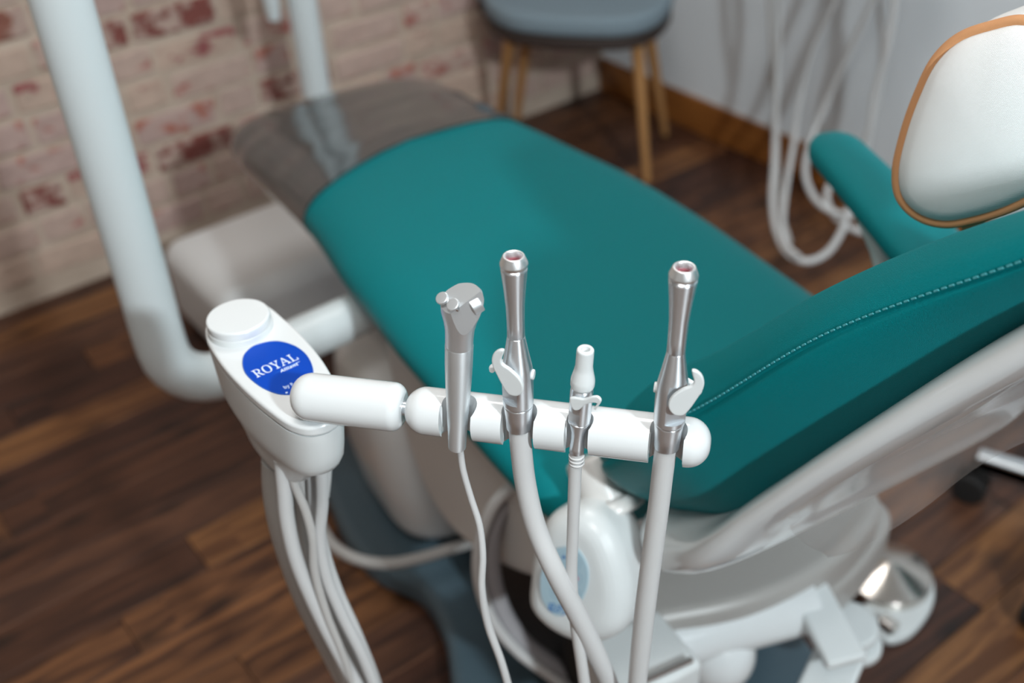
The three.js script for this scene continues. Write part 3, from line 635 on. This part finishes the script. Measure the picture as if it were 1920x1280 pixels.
{ // stool base with castors, mostly outside the picture
  const tip = atY(1836, 852, 0.105), to = atY(2020, 905, 0.115), d = to.clone().sub(tip).setY(0).normalize(), hub = tip.clone().addScaledVector(d, 0.27);
  const st = thing('stool', 'stool base with polished leg and black castor on the wooden floor', 'stool', null, V(hub.x, 0, hub.z));
  for (let i = 0; i < 5; i++) {
    const a = Math.atan2(-d.z, -d.x) + i * Math.PI * 2 / 5, o = V(Math.cos(a), 0, Math.sin(a)), s = V(-o.z, 0, o.x), e = V(hub.x, 0, hub.z).addScaledVector(o, 0.27);
    const rings = []; for (let k = 0; k <= 10; k++) { const t = k / 10, c = V(hub.x, 0.115 - 0.012 * t, hub.z).addScaledVector(o, 0.27 * t), r = []; for (let j = 0; j < 16; j++) { const q = j / 16 * Math.PI * 2; r.push(c.clone().addScaledVector(s, Math.cos(q) * (0.024 - 0.008 * t)).addScaledVector(UP, Math.sin(q) * 0.009 + 0.004)); } rings.push(r); }
    const leg = part('leg', loft(rings), M.alu, st, 'polished silver leg');
    part('leg_underside', rbox(0.26, 0.03, 0.026, 0.008, V(hub.x, 0.092, hub.z).addScaledVector(o, 0.135), basisOf(o, UP, s.clone().negate())), M.black, leg);
    const castor = part('castor', cyl(e.clone().setY(0.05), e.clone().setY(0.1), 0.008), M.black, st, 'black castor');
    for (const w of [-0.016, 0.016]) part('castor_wheel', cyl(e.clone().setY(0.031).addScaledVector(s, w - 0.011), e.clone().setY(0.031).addScaledVector(s, w + 0.011), 0.031, 0.031, 24, 0.005), M.rubber, castor);
    part('castor_hood', cyl(e.clone().setY(0.042).addScaledVector(s, -0.006), e.clone().setY(0.042).addScaledVector(s, 0.006), 0.028, 0.028, 20), M.black, castor);
  }
  part('hub', cyl(V(hub.x, 0.07, hub.z), V(hub.x, 0.15, hub.z), 0.04, 0.035, 28, 0.006), M.alu, st);
  part('column', cyl(V(hub.x, 0.14, hub.z), V(hub.x, 0.45, hub.z), 0.025, 0.025, 24), M.alu, st);
  part('seat', cyl(V(hub.x, 0.44, hub.z), V(hub.x, 0.51, hub.z), 0.17, 0.17, 48, 0.02), M.teal, st);
}

// ---------------------------------------------------------------- assistant's arm: knuckle, paddles, valve box
{
  const arm = thing('assistant_arm', 'white jointed arm with flat links under the beige rear cover', 'arm', null, atY(1400, 1180, 0.25));
  const a = atY(1180, 1218, 0.335), b = atY(1515, 1128, 0.335);
  part('arm_tube', tube([a, a.clone().lerp(b, 0.3), a.clone().lerp(b, 0.7), b], 0.042, 40, 28), M.gloss, arm);
  const e = atY(1345, 1222, 0.29); part('knuckle', new THREE.SphereGeometry(0.052, 32, 24).scale(1, 1.1, 1).translate(e.x, e.y, e.z), M.gloss, arm);
  const bar = (p0, p1, y0, y1, w, name, m = M.white) => { const A = atY(p0[0], p0[1], y0), B = atY(p1[0], p1[1], y1), d = B.clone().sub(A), L = d.length(); d.normalize(); const s = d.clone().cross(UP).normalize(), u = s.clone().cross(d).normalize(); return part(name, rbox(w, 0.018, L, 0.006, A.clone().lerp(B, 0.5), basisOf(s, u, d.clone().negate())), m, arm); };
  bar([1496, 1070], [1588, 1244], 0.36, 0.34, 0.056, 'flat_link');
  bar([1582, 1210], [1520, 1350], 0.29, 0.28, 0.066, 'flat_link');
  const k = atY(1592, 1165, 0.25); part('pivot_disc', cyl(k.clone().setY(0.225), k.clone().setY(0.25), 0.043, 0.043, 32, 0.006), M.white, arm);
  const k2 = atY(1608, 1195, 0.23); part('pivot_disc', cyl(k2.clone().setY(0.205), k2.clone().setY(0.224), 0.036, 0.036, 32, 0.006), M.white, arm);
  const vx = atY(1205, 1232, 0.42), bx = thing('valve_box', 'white valve box with a chrome rod behind the suction hose', 'box', null, vx);
  const dirx = camRight.clone().setY(0).normalize().applyAxisAngle(UP, 0.5), bb = basisOf(dirx, UP, dirx.clone().cross(UP));
  part('box_body', rbox(0.11, 0.09, 0.10, 0.01, vx.clone().add(V(0, -0.035, 0)), bb), M.white, bx);
  part('rod', cyl(atY(1208, 1276, 0.44), atY(1297, 1236, 0.44), 0.004, 0.004, 16), M.chrome, bx, 'thin chrome rod');
}

// ---------------------------------------------------------------- instrument holder with control head
const BA = atD(600, 746, 0.88), BY = BA.y, BB = atY(1312, 831, BY), BD = BB.clone().sub(BA).normalize(), BF = V(-BD.z, 0, BD.x);   // bar axis, and the way to the camera
if (BF.dot(camBack) < 0) BF.negate();
const onBar = (x, y, o = 0) => atP(x, y, BA.clone().addScaledVector(BF, o), BF);
const BR = 0.0187;
const holder = thing('instrument_holder', 'white instrument holder arm with control head and blue oval badge', 'instrument holder', null, atY(500, 700, BY - 0.12));
const slots = [[861, 646, 857, 838, 50], [963, 481, 973, 800, 52], [1098, 654, 1081, 846, 34], [1283, 502, 1250, 836, 54]].map(([x0, y0, x1, y1, w], i) => { const o = 0.010; const top = onBar(x0, y0, o), bot = onBar(x1, y1, o); return { top, bot, w, d: depthOf(bot) }; });
function capsule(a, b, r, r0, r1) { // round-ended rod; r0, r1 = end roundings
  const L = a.distanceTo(b), y = b.clone().sub(a).normalize(), x = UP.clone().cross(y).normalize(), z = x.clone().cross(y), p = [[0, 0]];
  for (let i = 0; i <= 10; i++) { const t = i / 10 * Math.PI / 2; p.push([r - r0 + r0 * Math.sin(t), r0 - r0 * Math.cos(t)]); }
  for (let i = 1; i < 24; i++) p.push([r, r0 + (L - r0 - r1) * i / 24]);
  for (let i = 0; i <= 10; i++) { const t = i / 10 * Math.PI / 2; p.push([r - r1 + r1 * Math.cos(t), L - r1 + r1 * Math.sin(t)]); }
  p.push([0, L]); const g = lathe(p, 64); g.applyMatrix4(basisOf(x, y, z).setPosition(a)); return g;
}
{
  const ax = x => { const p = onBar(x, 746 + (x - 600) * 85 / 712); return p; };
  part('pivot_sleeve', capsule(ax(549), ax(757), BR * 1.03, 0.0165, 0.009), M.gloss, holder, 'white rounded pivot sleeve');
  part('pin', cyl(ax(750), ax(768), 0.0058, 0.0058, 24), M.alu, holder);
  // bar with a clip slot for each instrument
  let g = new Brush(capsule(ax(762), ax(1333), BR, 0.0165, 0.0165));
  slots.forEach((s, i) => {
    const up = s.top.clone().sub(s.bot).normalize(), c = s.bot.clone().addScaledVector(up, (BY - s.bot.y) / up.y), r = s.w / 2 * s.d / F + 0.0006;
    const cut = lathe([[0, -0.05], [r + 0.008, -0.05], [r + 0.0045, -0.0195], [r + 0.0012, -0.0125], [r + 0.0012, 0.0125], [r + 0.0035, 0.0195], [r + 0.006, 0.05], [0, 0.05]], 40);
    const x = BD.clone(), z = x.clone().cross(up).normalize(), xx = up.clone().cross(z).normalize();
    cut.applyMatrix4(basisOf(xx, up, z).setPosition(c));
    g = new Brush(csg(g, cut));
    const notch = new THREE.BoxGeometry(2 * r + 0.003, 0.1, 0.05); notch.applyMatrix4(basisOf(BD, UP, BD.clone().cross(UP)).setPosition(c.clone().addScaledVector(BF, 0.025)));
    g = new Brush(csg(g, notch));
  });
  part('holder_bar', g.geometry, M.gloss, holder, 'white holder bar with four clip slots');
  // control head
  const PY = BY - BR - 0.001, top = [[384, 622], [397, 585], [440, 562], [492, 567], [535, 598], [580, 642], [615, 690], [636, 735], [640, 770], [618, 792], [580, 802], [545, 795], [500, 765], [445, 716], [405, 668]].map(p => atY(p[0], p[1], PY));
  part('head_panel', prism(top.map(p => p.clone().setY(PY - 0.010)), UP, 0.010, 0.0028, { seg: 4, curve: 120 }), M.gloss, holder);
  const ring0 = new THREE.CatmullRomCurve3(top, true, 'centripetal').getSpacedPoints(72).slice(0, 72), cen = ring0.reduce((s, p) => s.add(p), V(0, 0, 0)).multiplyScalar(1 / 72);
  const low = atY(500, 832, PY - 0.09), rings = [];
  for (const [y, k, m] of [[-0.011, 0.985, 0], [-0.02, 0.985, 0.02], [-0.04, 0.955, 0.08], [-0.052, 0.93, 0.14], [-0.06, 0.89, 0.22], [-0.066, 0.82, 0.32], [-0.076, 0.70, 0.5], [-0.088, 0.58, 0.72], [-0.098, 0.50, 0.9], [-0.104, 0.42, 1], [-0.106, 0.3, 1]])
    rings.push(ring0.map((p, i) => { const c = cen.clone().lerp(low.clone().setY(cen.y), m * 0.55), q = p.clone().sub(cen).multiplyScalar(k).add(c); q.y = PY + y; return q; }));
  part('head_housing', loft(rings), M.white, holder, 'white moulded housing of the control head');
  const cc = atY(449, 606, PY + 0.006);
  part('knob_seat', cyl(V(cc.x, PY - 0.002, cc.z), V(cc.x, PY + 0.006, cc.z), 0.0292, 0.0286, 48, 0.001), M.white, holder);
  const knob = part('knob', cyl(V(cc.x, PY + 0.005, cc.z), V(cc.x, PY + 0.0145, cc.z), 0.0282, 0.0282, 64, 0.0022), M.gloss, holder, 'flat round white knob');
  // badge
  const o = atY(521, 690, PY), uu = atY(560, 673, PY).sub(atY(482, 707, PY)).normalize(), vv = UP.clone().cross(uu).normalize(); // text runs along uu, its top towards vv
  const outl = [[455, 682], [459, 664], [478, 648], [515, 640], [548, 647], [572, 663], [585, 685], [587, 705], [578, 725], [560, 737], [530, 740], [500, 731], [475, 715], [460, 699]].map(p => atY(p[0], p[1], PY));
  const p2 = outl.map(p => { const d = p.clone().sub(o); return V(d.dot(uu), d.dot(vv), 0); });
  const shp = new THREE.CatmullRomCurve3(p2, true, 'centripetal').getPoints(90).map(p => new THREE.Vector2(p.x, p.y)).slice(0, -1);
  const S = 0.076, sg = new THREE.ShapeGeometry(new THREE.Shape(shp)), sp = sg.attributes.position;
  for (let i = 0; i < sp.count; i++) { const x = sp.getX(i), y = sp.getY(i), w = o.clone().addScaledVector(uu, x).addScaledVector(vv, y); sg.attributes.uv.setXY(i, x / S + 0.5, y / S + 0.5); sp.setXYZ(i, w.x, PY + 0.0004, w.z); sg.attributes.normal.setXYZ(i, 0, 1, 0); }
  const cv = document.createElement('canvas'); cv.width = cv.height = 1024; const c = cv.getContext('2d');
  c.fillStyle = '#0044b4'; c.fillRect(0, 0, 1024, 1024);
  const toC = (px, py) => { const d = atY(px, py, PY).sub(o); return [(d.dot(uu) / S + 0.5) * 1024, (0.5 - d.dot(vv) / S) * 1024]; };
  // lettering, set between the pixels where it begins and ends
  const fitText = (str, font, size, a, b, fill) => { const [x0, y0] = toC(...a), [x1, y1] = toC(...b); c.save(); c.translate(x0, y0); c.rotate(Math.atan2(y1 - y0, x1 - x0)); c.font = `${font.replace('SIZE', size + 'px')}`; const w = c.measureText(str).width; c.scale(Math.hypot(x1 - x0, y1 - y0) / w, 1); c.fillStyle = fill; c.fillText(str, 0, 0); c.restore(); };
  fitText('ROYAL', 'SIZE serif', 215, [481, 709], [562, 673], '#e8f2ff');
  { const [x0, y0] = toC(510, 703), [x1, y1] = toC(562, 678); const gr = c.createLinearGradient(x0, y0, x1, y1); gr.addColorStop(0, 'rgba(120,190,255,0)'); gr.addColorStop(1, '#cfe6ff'); c.strokeStyle = gr; c.lineWidth = 9; c.beginPath(); c.moveTo(x0, y0); c.lineTo(x1, y1); c.stroke(); }
  fitText('Alliant', 'italic bold SIZE sans-serif', 74, [527, 699], [560, 684.5], '#e8f2ff');
  fitText('by P', 'bold SIZE sans-serif', 80, [534, 730], [552, 722], '#cfe2ff');
  { const [x, y] = toC(537.5, 736.5); c.fillStyle = '#cfe2ff'; c.beginPath(); c.arc(x, y, 14, 0, 7); c.fill(); }
  const bt = new THREE.CanvasTexture(cv); bt.colorSpace = THREE.SRGBColorSpace;
  const badge = part('badge', sg, new THREE.MeshPhysicalMaterial({ map: bt, roughness: 0.35, specularIntensity: 0.3, side: THREE.DoubleSide }), holder, 'blue oval badge with white lettering');
  const rim = new THREE.CatmullRomCurve3(p2, true, 'centripetal').getPoints(90).map(p => { const w = o.clone().addScaledVector(uu, p.x * 0.99).addScaledVector(vv, p.y * 0.99); return V(w.x, PY + 0.0003, w.z); });
  part('badge_rim', tube(rim, 0.0006, 120, 6), std([0.003, 0.09, 0.50], 0.3), badge);
  // arm and tubing below the head
  const bp = atY(548, 862, PY - 0.10), bn = camBack.clone().setY(0).normalize(), hang = (x, y, q = 0) => atP(x, y, bp.clone().addScaledVector(bn, q), bn);
  part('arm_tube', tube([[528, 860], [528, 900], [535, 960], [556, 1040], [590, 1130], [640, 1230], [690, 1330]].map(p => hang(p[0], p[1], -0.02)), 0.0185, 50, 20), M.beige, holder);
  const H2 = (pts, r, q, label, m = M.hose) => single('supply_hose', tube(pts.map(p => hang(p[0], p[1], q)), r, 70, 14), m, label, 'hose', 'supply hoses below the control head');
  H2([[528, 860], [533, 910], [538, 970], [556, 1050], [598, 1150], [650, 1250], [690, 1320]], 0.0072, 0.022, 'thick white supply hose, outermost of the bundle below the control head');
  H2([[540, 850], [552, 905], [574, 960], [586, 1010], [590, 1070], [612, 1150], [640, 1220], [668, 1300]], 0.0042, 0.026, 'thin pale supply hose crossing the bundle below the control head', M.hoseGrey);
  H2([[596, 840], [602, 880], [604, 940], [600, 1010], [612, 1080], [640, 1150], [680, 1230], [712, 1310]], 0.0058, 0.02, 'white supply hose with an S bend on the chair side of the bundle');
  H2([[584, 845], [588, 900], [592, 960], [608, 1040], [632, 1110], [664, 1180], [700, 1270], [715, 1320]], 0.0066, 0.006, 'white supply hose behind the S bend hose');
  H2([[606, 830], [612, 850], [612, 890], [608, 930]], 0.0048, -0.012, 'short pale supply hose at the back of the control head');
  H2([[562, 850], [566, 920], [570, 1000], [582, 1080], [616, 1180], [656, 1290]], 0.0058, 0.0, 'pale supply hose in the middle of the bundle', M.hoseGrey);
}

// ---------------------------------------------------------------- instruments
function frameOf({ top, bot }) { const y = top.clone().sub(bot).normalize(), z = BF.clone().addScaledVector(y, -BF.dot(y)).normalize(), x = y.clone().cross(z); return { L: top.distanceTo(bot), m: basisOf(x, y, z).setPosition(bot) }; }
function instrument(name, label, cat, slot) {
  const t = thing(name, label, cat, null, slot.bot), f = frameOf(slot), s = slot.d / F;
  const add = (n, g, mat, parent = t, lab) => { g.applyMatrix4(f.m); return part(n, g, mat, parent, lab); };
  return { t, L: f.L, s, add };
}
// lathe from (pixel row, pixel width) pairs; rows run from the top pixel to the bottom one
const rows = (I, y0, y1, list) => list.map(([y, w]) => [w / 2 * I.s, I.L * (y1 - y) / (y1 - y0)]).reverse();
function lever(I, y0, y1, cx, pts, z, thick) { // flat lever traced beside the axis: (dx pixel, row)
  const k = pts.map(([x, y]) => V((x - cx(y)) * I.s, I.L * (y1 - y) / (y1 - y0), z));
  return prism(k, V(0, 0, 1), thick, 0.0011, { seg: 3, curve: 80 });
}
function hoseBelow(slot, pts, r, o = 0.01) { return tube([slot.bot.clone().add(slot.top.clone().sub(slot.bot).multiplyScalar(0.06)), ...pts.map(p => onBar(p[0], p[1], p[2] ?? o))], r, 90, 20); }
function suction(slot, y0, y1, x0, x1, mir, label, hosePts) {
  const I = instrument('suction_handpiece', label, 'suction handpiece', slot), cx = y => x0 + (x1 - x0) * (y - y0) / (y1 - y0);
  const sh = y => y0 + (y - 481) * (y1 - y0) / 319;
  const R = rows(I, y0, y1, [[495, 46], [503, 45.5], [530, 39], [566, 32.5], [600, 31], [620, 31.5]].map(([y, w]) => [sh(y), w * (mir ? 1.06 : 1)]));
  I.add('tip_tube', lathe([[0, R[0][1]], ...R, [0, R[R.length - 1][1]]], 48), M.alu);
  const top = I.L;
  const rw = 24 * I.s * (mir ? 1.04 : 1);
  const tr = I.add('tip_ring', lathe([[rw * 0.93, top - 0.0085], [rw, top - 0.006], [rw, top - 0.0048], [rw * 0.78, top + 0.0005], [rw * 0.70, top + 0.001], [rw * 0.60, top + 0.0003], [rw * 0.56, top - 0.004], [rw * 0.56, top - 0.012]], 48), M.rim, I.t, 'bright rim of the suction opening');
  I.add('seal_ring', new THREE.TorusGeometry(rw * 0.5, 0.0012, 10, 36).rotateX(Math.PI / 2).translate(0, top - 0.0052, 0), M.red, tr, 'dark red seal ring');
  I.add('bore', cyl(V(0, top - 0.02, 0), V(0, top - 0.009, 0), rw * 0.57), M.bore, tr);
  // valve body with one flat milled face
  let b = rows(I, y0, y1, [[619, 31], [622, 32], [650, 43], [675, 54], [684, 57], [700, 58], [748, 57], [751, 55.5]].map(([y, w]) => [sh(y), w * (mir ? 1.02 : 1)]));
  let g = lathe([[0, b[0][1]], ...b, [0, b[b.length - 1][1]]], 56);
  const flat = new THREE.BoxGeometry(0.06, 0.034, 0.03), ang = mir ? 0.62 : -0.62;
  flat.translate(0, 0.0455, 0.015 + 20 * I.s); flat.rotateY(ang);
  g = csg(g, flat);
  I.add('valve_body', g, M.alu);
  I.add('collar', lathe([[0, 0], ...rows(I, y0, y1, [[751.5, 52], [753.5, 55], [757, 53.5], [775, 50], [800, 47]].map(([y, w]) => [sh(y), w])), [0, I.L * (y1 - sh(751.5)) / (y1 - y0)]], 48), M.alu);
  const sg = mir ? -1 : 1, px = ([dx, y]) => [cx(sh(y)) + sg * dx, sh(y)];
  const C = 969; // lever outline read from the upright handpiece
  const pts = [[923, 672], [928, 660], [939, 652], [946, 652], [945, 659], [941, 670], [943, 678], [958, 686], [975, 700], [981, 713], [978, 726], [968, 734], [954, 734], [945, 725], [932, 702], [924, 685]].map(([x, y]) => px([x - C, y]));
  const lv = lever(I, y0, y1, cx, pts, 0, 0.0034); lv.rotateY(-0.12 * sg); lv.translate(0.0036, 0.0112, 0.0122); 
  const lev = I.add('lever', lv, M.white, I.t, 'white bent thumb lever');
  const yp = I.L * (y1 - sh(690)) / (y1 - y0);
  I.add('lever_strap', tube([V(-sg * 0.017, yp + 0.004, 0.006), V(-sg * 0.0185, yp + 0.002, 0.0), V(-sg * 0.015, yp, -0.008), V(-sg * 0.008, yp, -0.013)], 0.0021, 24, 10), M.white, lev);
  I.add('pivot', cyl(V(sg * 0.009, yp, 0), V(sg * 0.0128, yp, 0), 0.0042, 0.0038, 24, 0.0006), M.white, lev);
  const rc = 21 * I.s;
  part('hose', hoseBelow(slot, hosePts, [rc, rc, rc * 1.02, rc * 1.05, rc * 1.05, rc * 1.0]), M.hose, I.t, 'thick white suction hose');
}
suction(slots[1], 481, 800, 963, 973, false, 'tall metal suction handpiece between the syringe and the small white-tipped ejector', [[978, 850], [985, 905], [1004, 985, 0.012], [1040, 1070, 0.016], [1082, 1150, 0.01], [1125, 1240, 0.0], [1150, 1300, -0.01]]);
suction(slots[3], 502, 836, 1283, 1250, true, 'tall metal suction handpiece at the rounded free end of the holder bar', [[1243, 880], [1236, 940], [1224, 1030], [1211, 1130], [1200, 1230], [1192, 1310]]);
{ // saliva ejector
  const I = instrument('saliva_ejector', 'short saliva ejector with a white plastic tip on the holder bar', 'saliva ejector', slots[2]), y0 = 654, y1 = 846;
  const tp = rows(I, y0, y1, [[654, 27], [655.5, 30], [658, 31], [684, 31.5], [692, 35], [706, 43], [710, 44], [717, 44], [721, 41], [722, 30]]);
  const tb = [...tp, [9 * I.s, I.L + 0.0003], [7.5 * I.s, I.L - 0.0005], [7 * I.s, I.L - 0.006], [0, I.L - 0.006]];
  I.add('tip', lathe([[0, tp[0][1]], ...tb], 44), M.white, I.t, 'white plastic tip');
  let g = lathe([[0, I.L * (y1 - 784) / 192], ...rows(I, y0, y1, [[721, 36], [724, 40], [730, 42], [782, 41], [784, 40]]), [0, I.L * (y1 - 721) / 192]], 44);
  const flat = new THREE.BoxGeometry(0.04, 0.022, 0.02); flat.translate(0, 0.0315, 0.01 + 15 * I.s); flat.rotateY(-0.6); g = csg(g, flat);
  I.add('valve_body', g, M.alu);
  I.add('collar', lathe([[0, 0], ...rows(I, y0, y1, [[784, 38], [786, 41], [792, 34], [808, 25], [822, 24], [836, 27], [846, 28]]), [0, I.L * (y1 - 784) / 192]], 40), M.alu);
  const cx = y => 1098 + (1081 - 1098) * (y - y0) / (y1 - y0);
  const lv = lever(I, y0, y1, cx, [[1068, 742], [1074, 739], [1094, 737], [1110, 729], [1120, 727], [1126, 732], [1122, 742], [1113, 752], [1118, 740], [1108, 741], [1096, 748], [1084, 760], [1076, 762], [1069, 754]], 0.0, 0.0026);
  lv.rotateY(-0.1); lv.translate(0.0022, 0.0062, 0.0088);
  I.add('lever', lv, M.white, I.t, 'white thumb lever');
  const r = 13 * I.s;
  const sh = part('hose', hoseBelow(slots[2], [[1079, 870], [1077, 920], [1074, 1000], [1072, 1080], [1078, 1160], [1090, 1240], [1100, 1310]], [r, r * 0.95, r * 0.92, r * 0.92, r, r * 1.05]), M.hose, I.t, 'slim white suction hose');
  for (const dy of [0.004, 0.0075, 0.011]) { const c = slots[2].bot.clone().addScaledVector(UP, -dy); part('hose_ring', new THREE.TorusGeometry(r * 1.0, 0.0009, 8, 28).rotateX(Math.PI / 2).translate(c.x, c.y, c.z), M.hose, sh); }
}
{ // air-water syringe
  const I = instrument('air_water_syringe', 'brushed metal syringe with two push buttons at the pin end of the holder bar', 'syringe', slots[0]), y0 = 646, y1 = 838, k = I.L / (y1 - y0);
  I.add('handle', lathe([[0, 0], ...rows(I, y0, y1, [[646, 47], [646.8, 50], [680, 49.5], [720, 46.5], [770, 40], [800, 36.5], [830, 34], [837, 33.5], [838, 32]]), [0, I.L]], 48), M.aluBrushed);
  const Y = y => I.L + (y0 - y) * k, rg = []; // head: rings from the handle up, widening, leaning to the right
  for (const [y, cx, rx, rz] of [[648, 861, 24.5, 24.5], [636, 861, 24.5, 24.5], [620, 861.5, 25.5, 25], [605, 862, 29, 26], [592, 862.5, 34, 27], [578, 864, 37, 28], [566, 866, 36, 28], [556, 869, 30, 25], [550, 872, 20, 18], [547, 874, 7, 7]]) {
    const r = []; for (let j = 0; j < 48; j++) { const t = j / 48 * Math.PI * 2; r.push(V((cx - 861) * I.s + Math.cos(t) * rx * I.s, Y(y), Math.sin(t) * rz * I.s)); } rg.push(r);
  }
  let g = loft(rg);
  const nrm = V(-0.3, 0.8, 0.52).normalize(), btn = [[831, 575, 0.003], [848.5, 583, 0.008]].map(([x, y, z]) => V((x - 861) * I.s + z * 0.4, Y(y) + z * 0.81, z));
  const cutA = new THREE.BoxGeometry(0.08, 0.04, 0.08); cutA.translate(0, 0.02, 0); cutA.applyQuaternion(new THREE.Quaternion().setFromUnitVectors(V(0, 1, 0), nrm)); { const c = btn[0].clone().lerp(btn[1], 0.5).addScaledVector(nrm, -0.0022); cutA.translate(c.x, c.y, c.z); } g = csg(g, cutA);
  const cutB = new THREE.BoxGeometry(0.08, 0.08, 0.03); cutB.translate(0, 0, 0.015); cutB.rotateX(-0.16); cutB.rotateY(0.5); cutB.translate(0.0052, Y(598), 0.0078); g = csg(g, cutB);
  const head = I.add('head', g, M.satin, I.t, 'polished metal head');
  for (const c of btn) {
    I.add('button_stem', cyl(c.clone().addScaledVector(nrm, -0.004), c.clone().addScaledVector(nrm, 0.0015), 0.003, 0.003, 20), M.chrome, head);
    I.add('button', cyl(c.clone().addScaledVector(nrm, 0.001), c.clone().addScaledVector(nrm, 0.0034), 0.0047, 0.0047, 32, 0.0007), M.satin, head, 'round metal push button');
  }
  const nz = V(0.72, 0.42, -0.55).normalize(), nc = V(28 * I.s, Y(574), -0.004);
  I.add('nozzle_nut', cyl(nc.clone().addScaledVector(nz, -0.006), nc.clone().addScaledVector(nz, 0.0016), 0.0078, 0.0078, 32, 0.0008), M.satin, head);
  const r = 6.5 * I.s;
  part('hose', hoseBelow(slots[0], [[862, 842], [868, 880], [882, 930], [899, 985, 0.012], [905, 1040, 0.016], [903, 1100, 0.02], [915, 1170, 0.02], [940, 1240, 0.02], [960, 1310, 0.02]], [r, r, r * 1.1, r * 1.3, r * 1.3, r * 1.3]), M.hose, I.t, 'thin white hose');
}
// ---------------------------------------------------------------- loose hoses under the chair
{
  const b = atY(905, 1060, 0.42), n = camBack.clone().setY(0).normalize(), on = (x, y, o = 0) => atP(x, y, b.clone().addScaledVector(n, o), n);
  single('corrugated_hose', tube([[975, 925], [945, 945], [925, 985], [918, 1040], [925, 1100], [948, 1160], [985, 1210], [1040, 1250], [1100, 1290]].map(p => on(...p)), 0.0135, 130, 16, 0.1), M.ribbed, 'grey corrugated hose looping below the dental chair', 'hose');
  single('drain_hose', tube([[968, 905], [930, 940], [908, 985], [896, 1040], [900, 1100], [925, 1165], [970, 1220], [1030, 1265], [1080, 1300]].map(p => on(p[0], p[1], 0.02)), 0.008, 90, 14), M.hose, 'smooth white hose beside the corrugated hose', 'hose');
  single('floor_hose', tube([[600, 985], [625, 1022], [670, 1048], [730, 1056], [790, 1045], [840, 1030], [884, 1015], [930, 985]].map(p => atY(p[0], p[1], 0.2)), 0.0095, 80, 14), M.hoseGrey, 'pale hose crossing above the slate blue base', 'hose');
}
renderer.render(scene, camera);
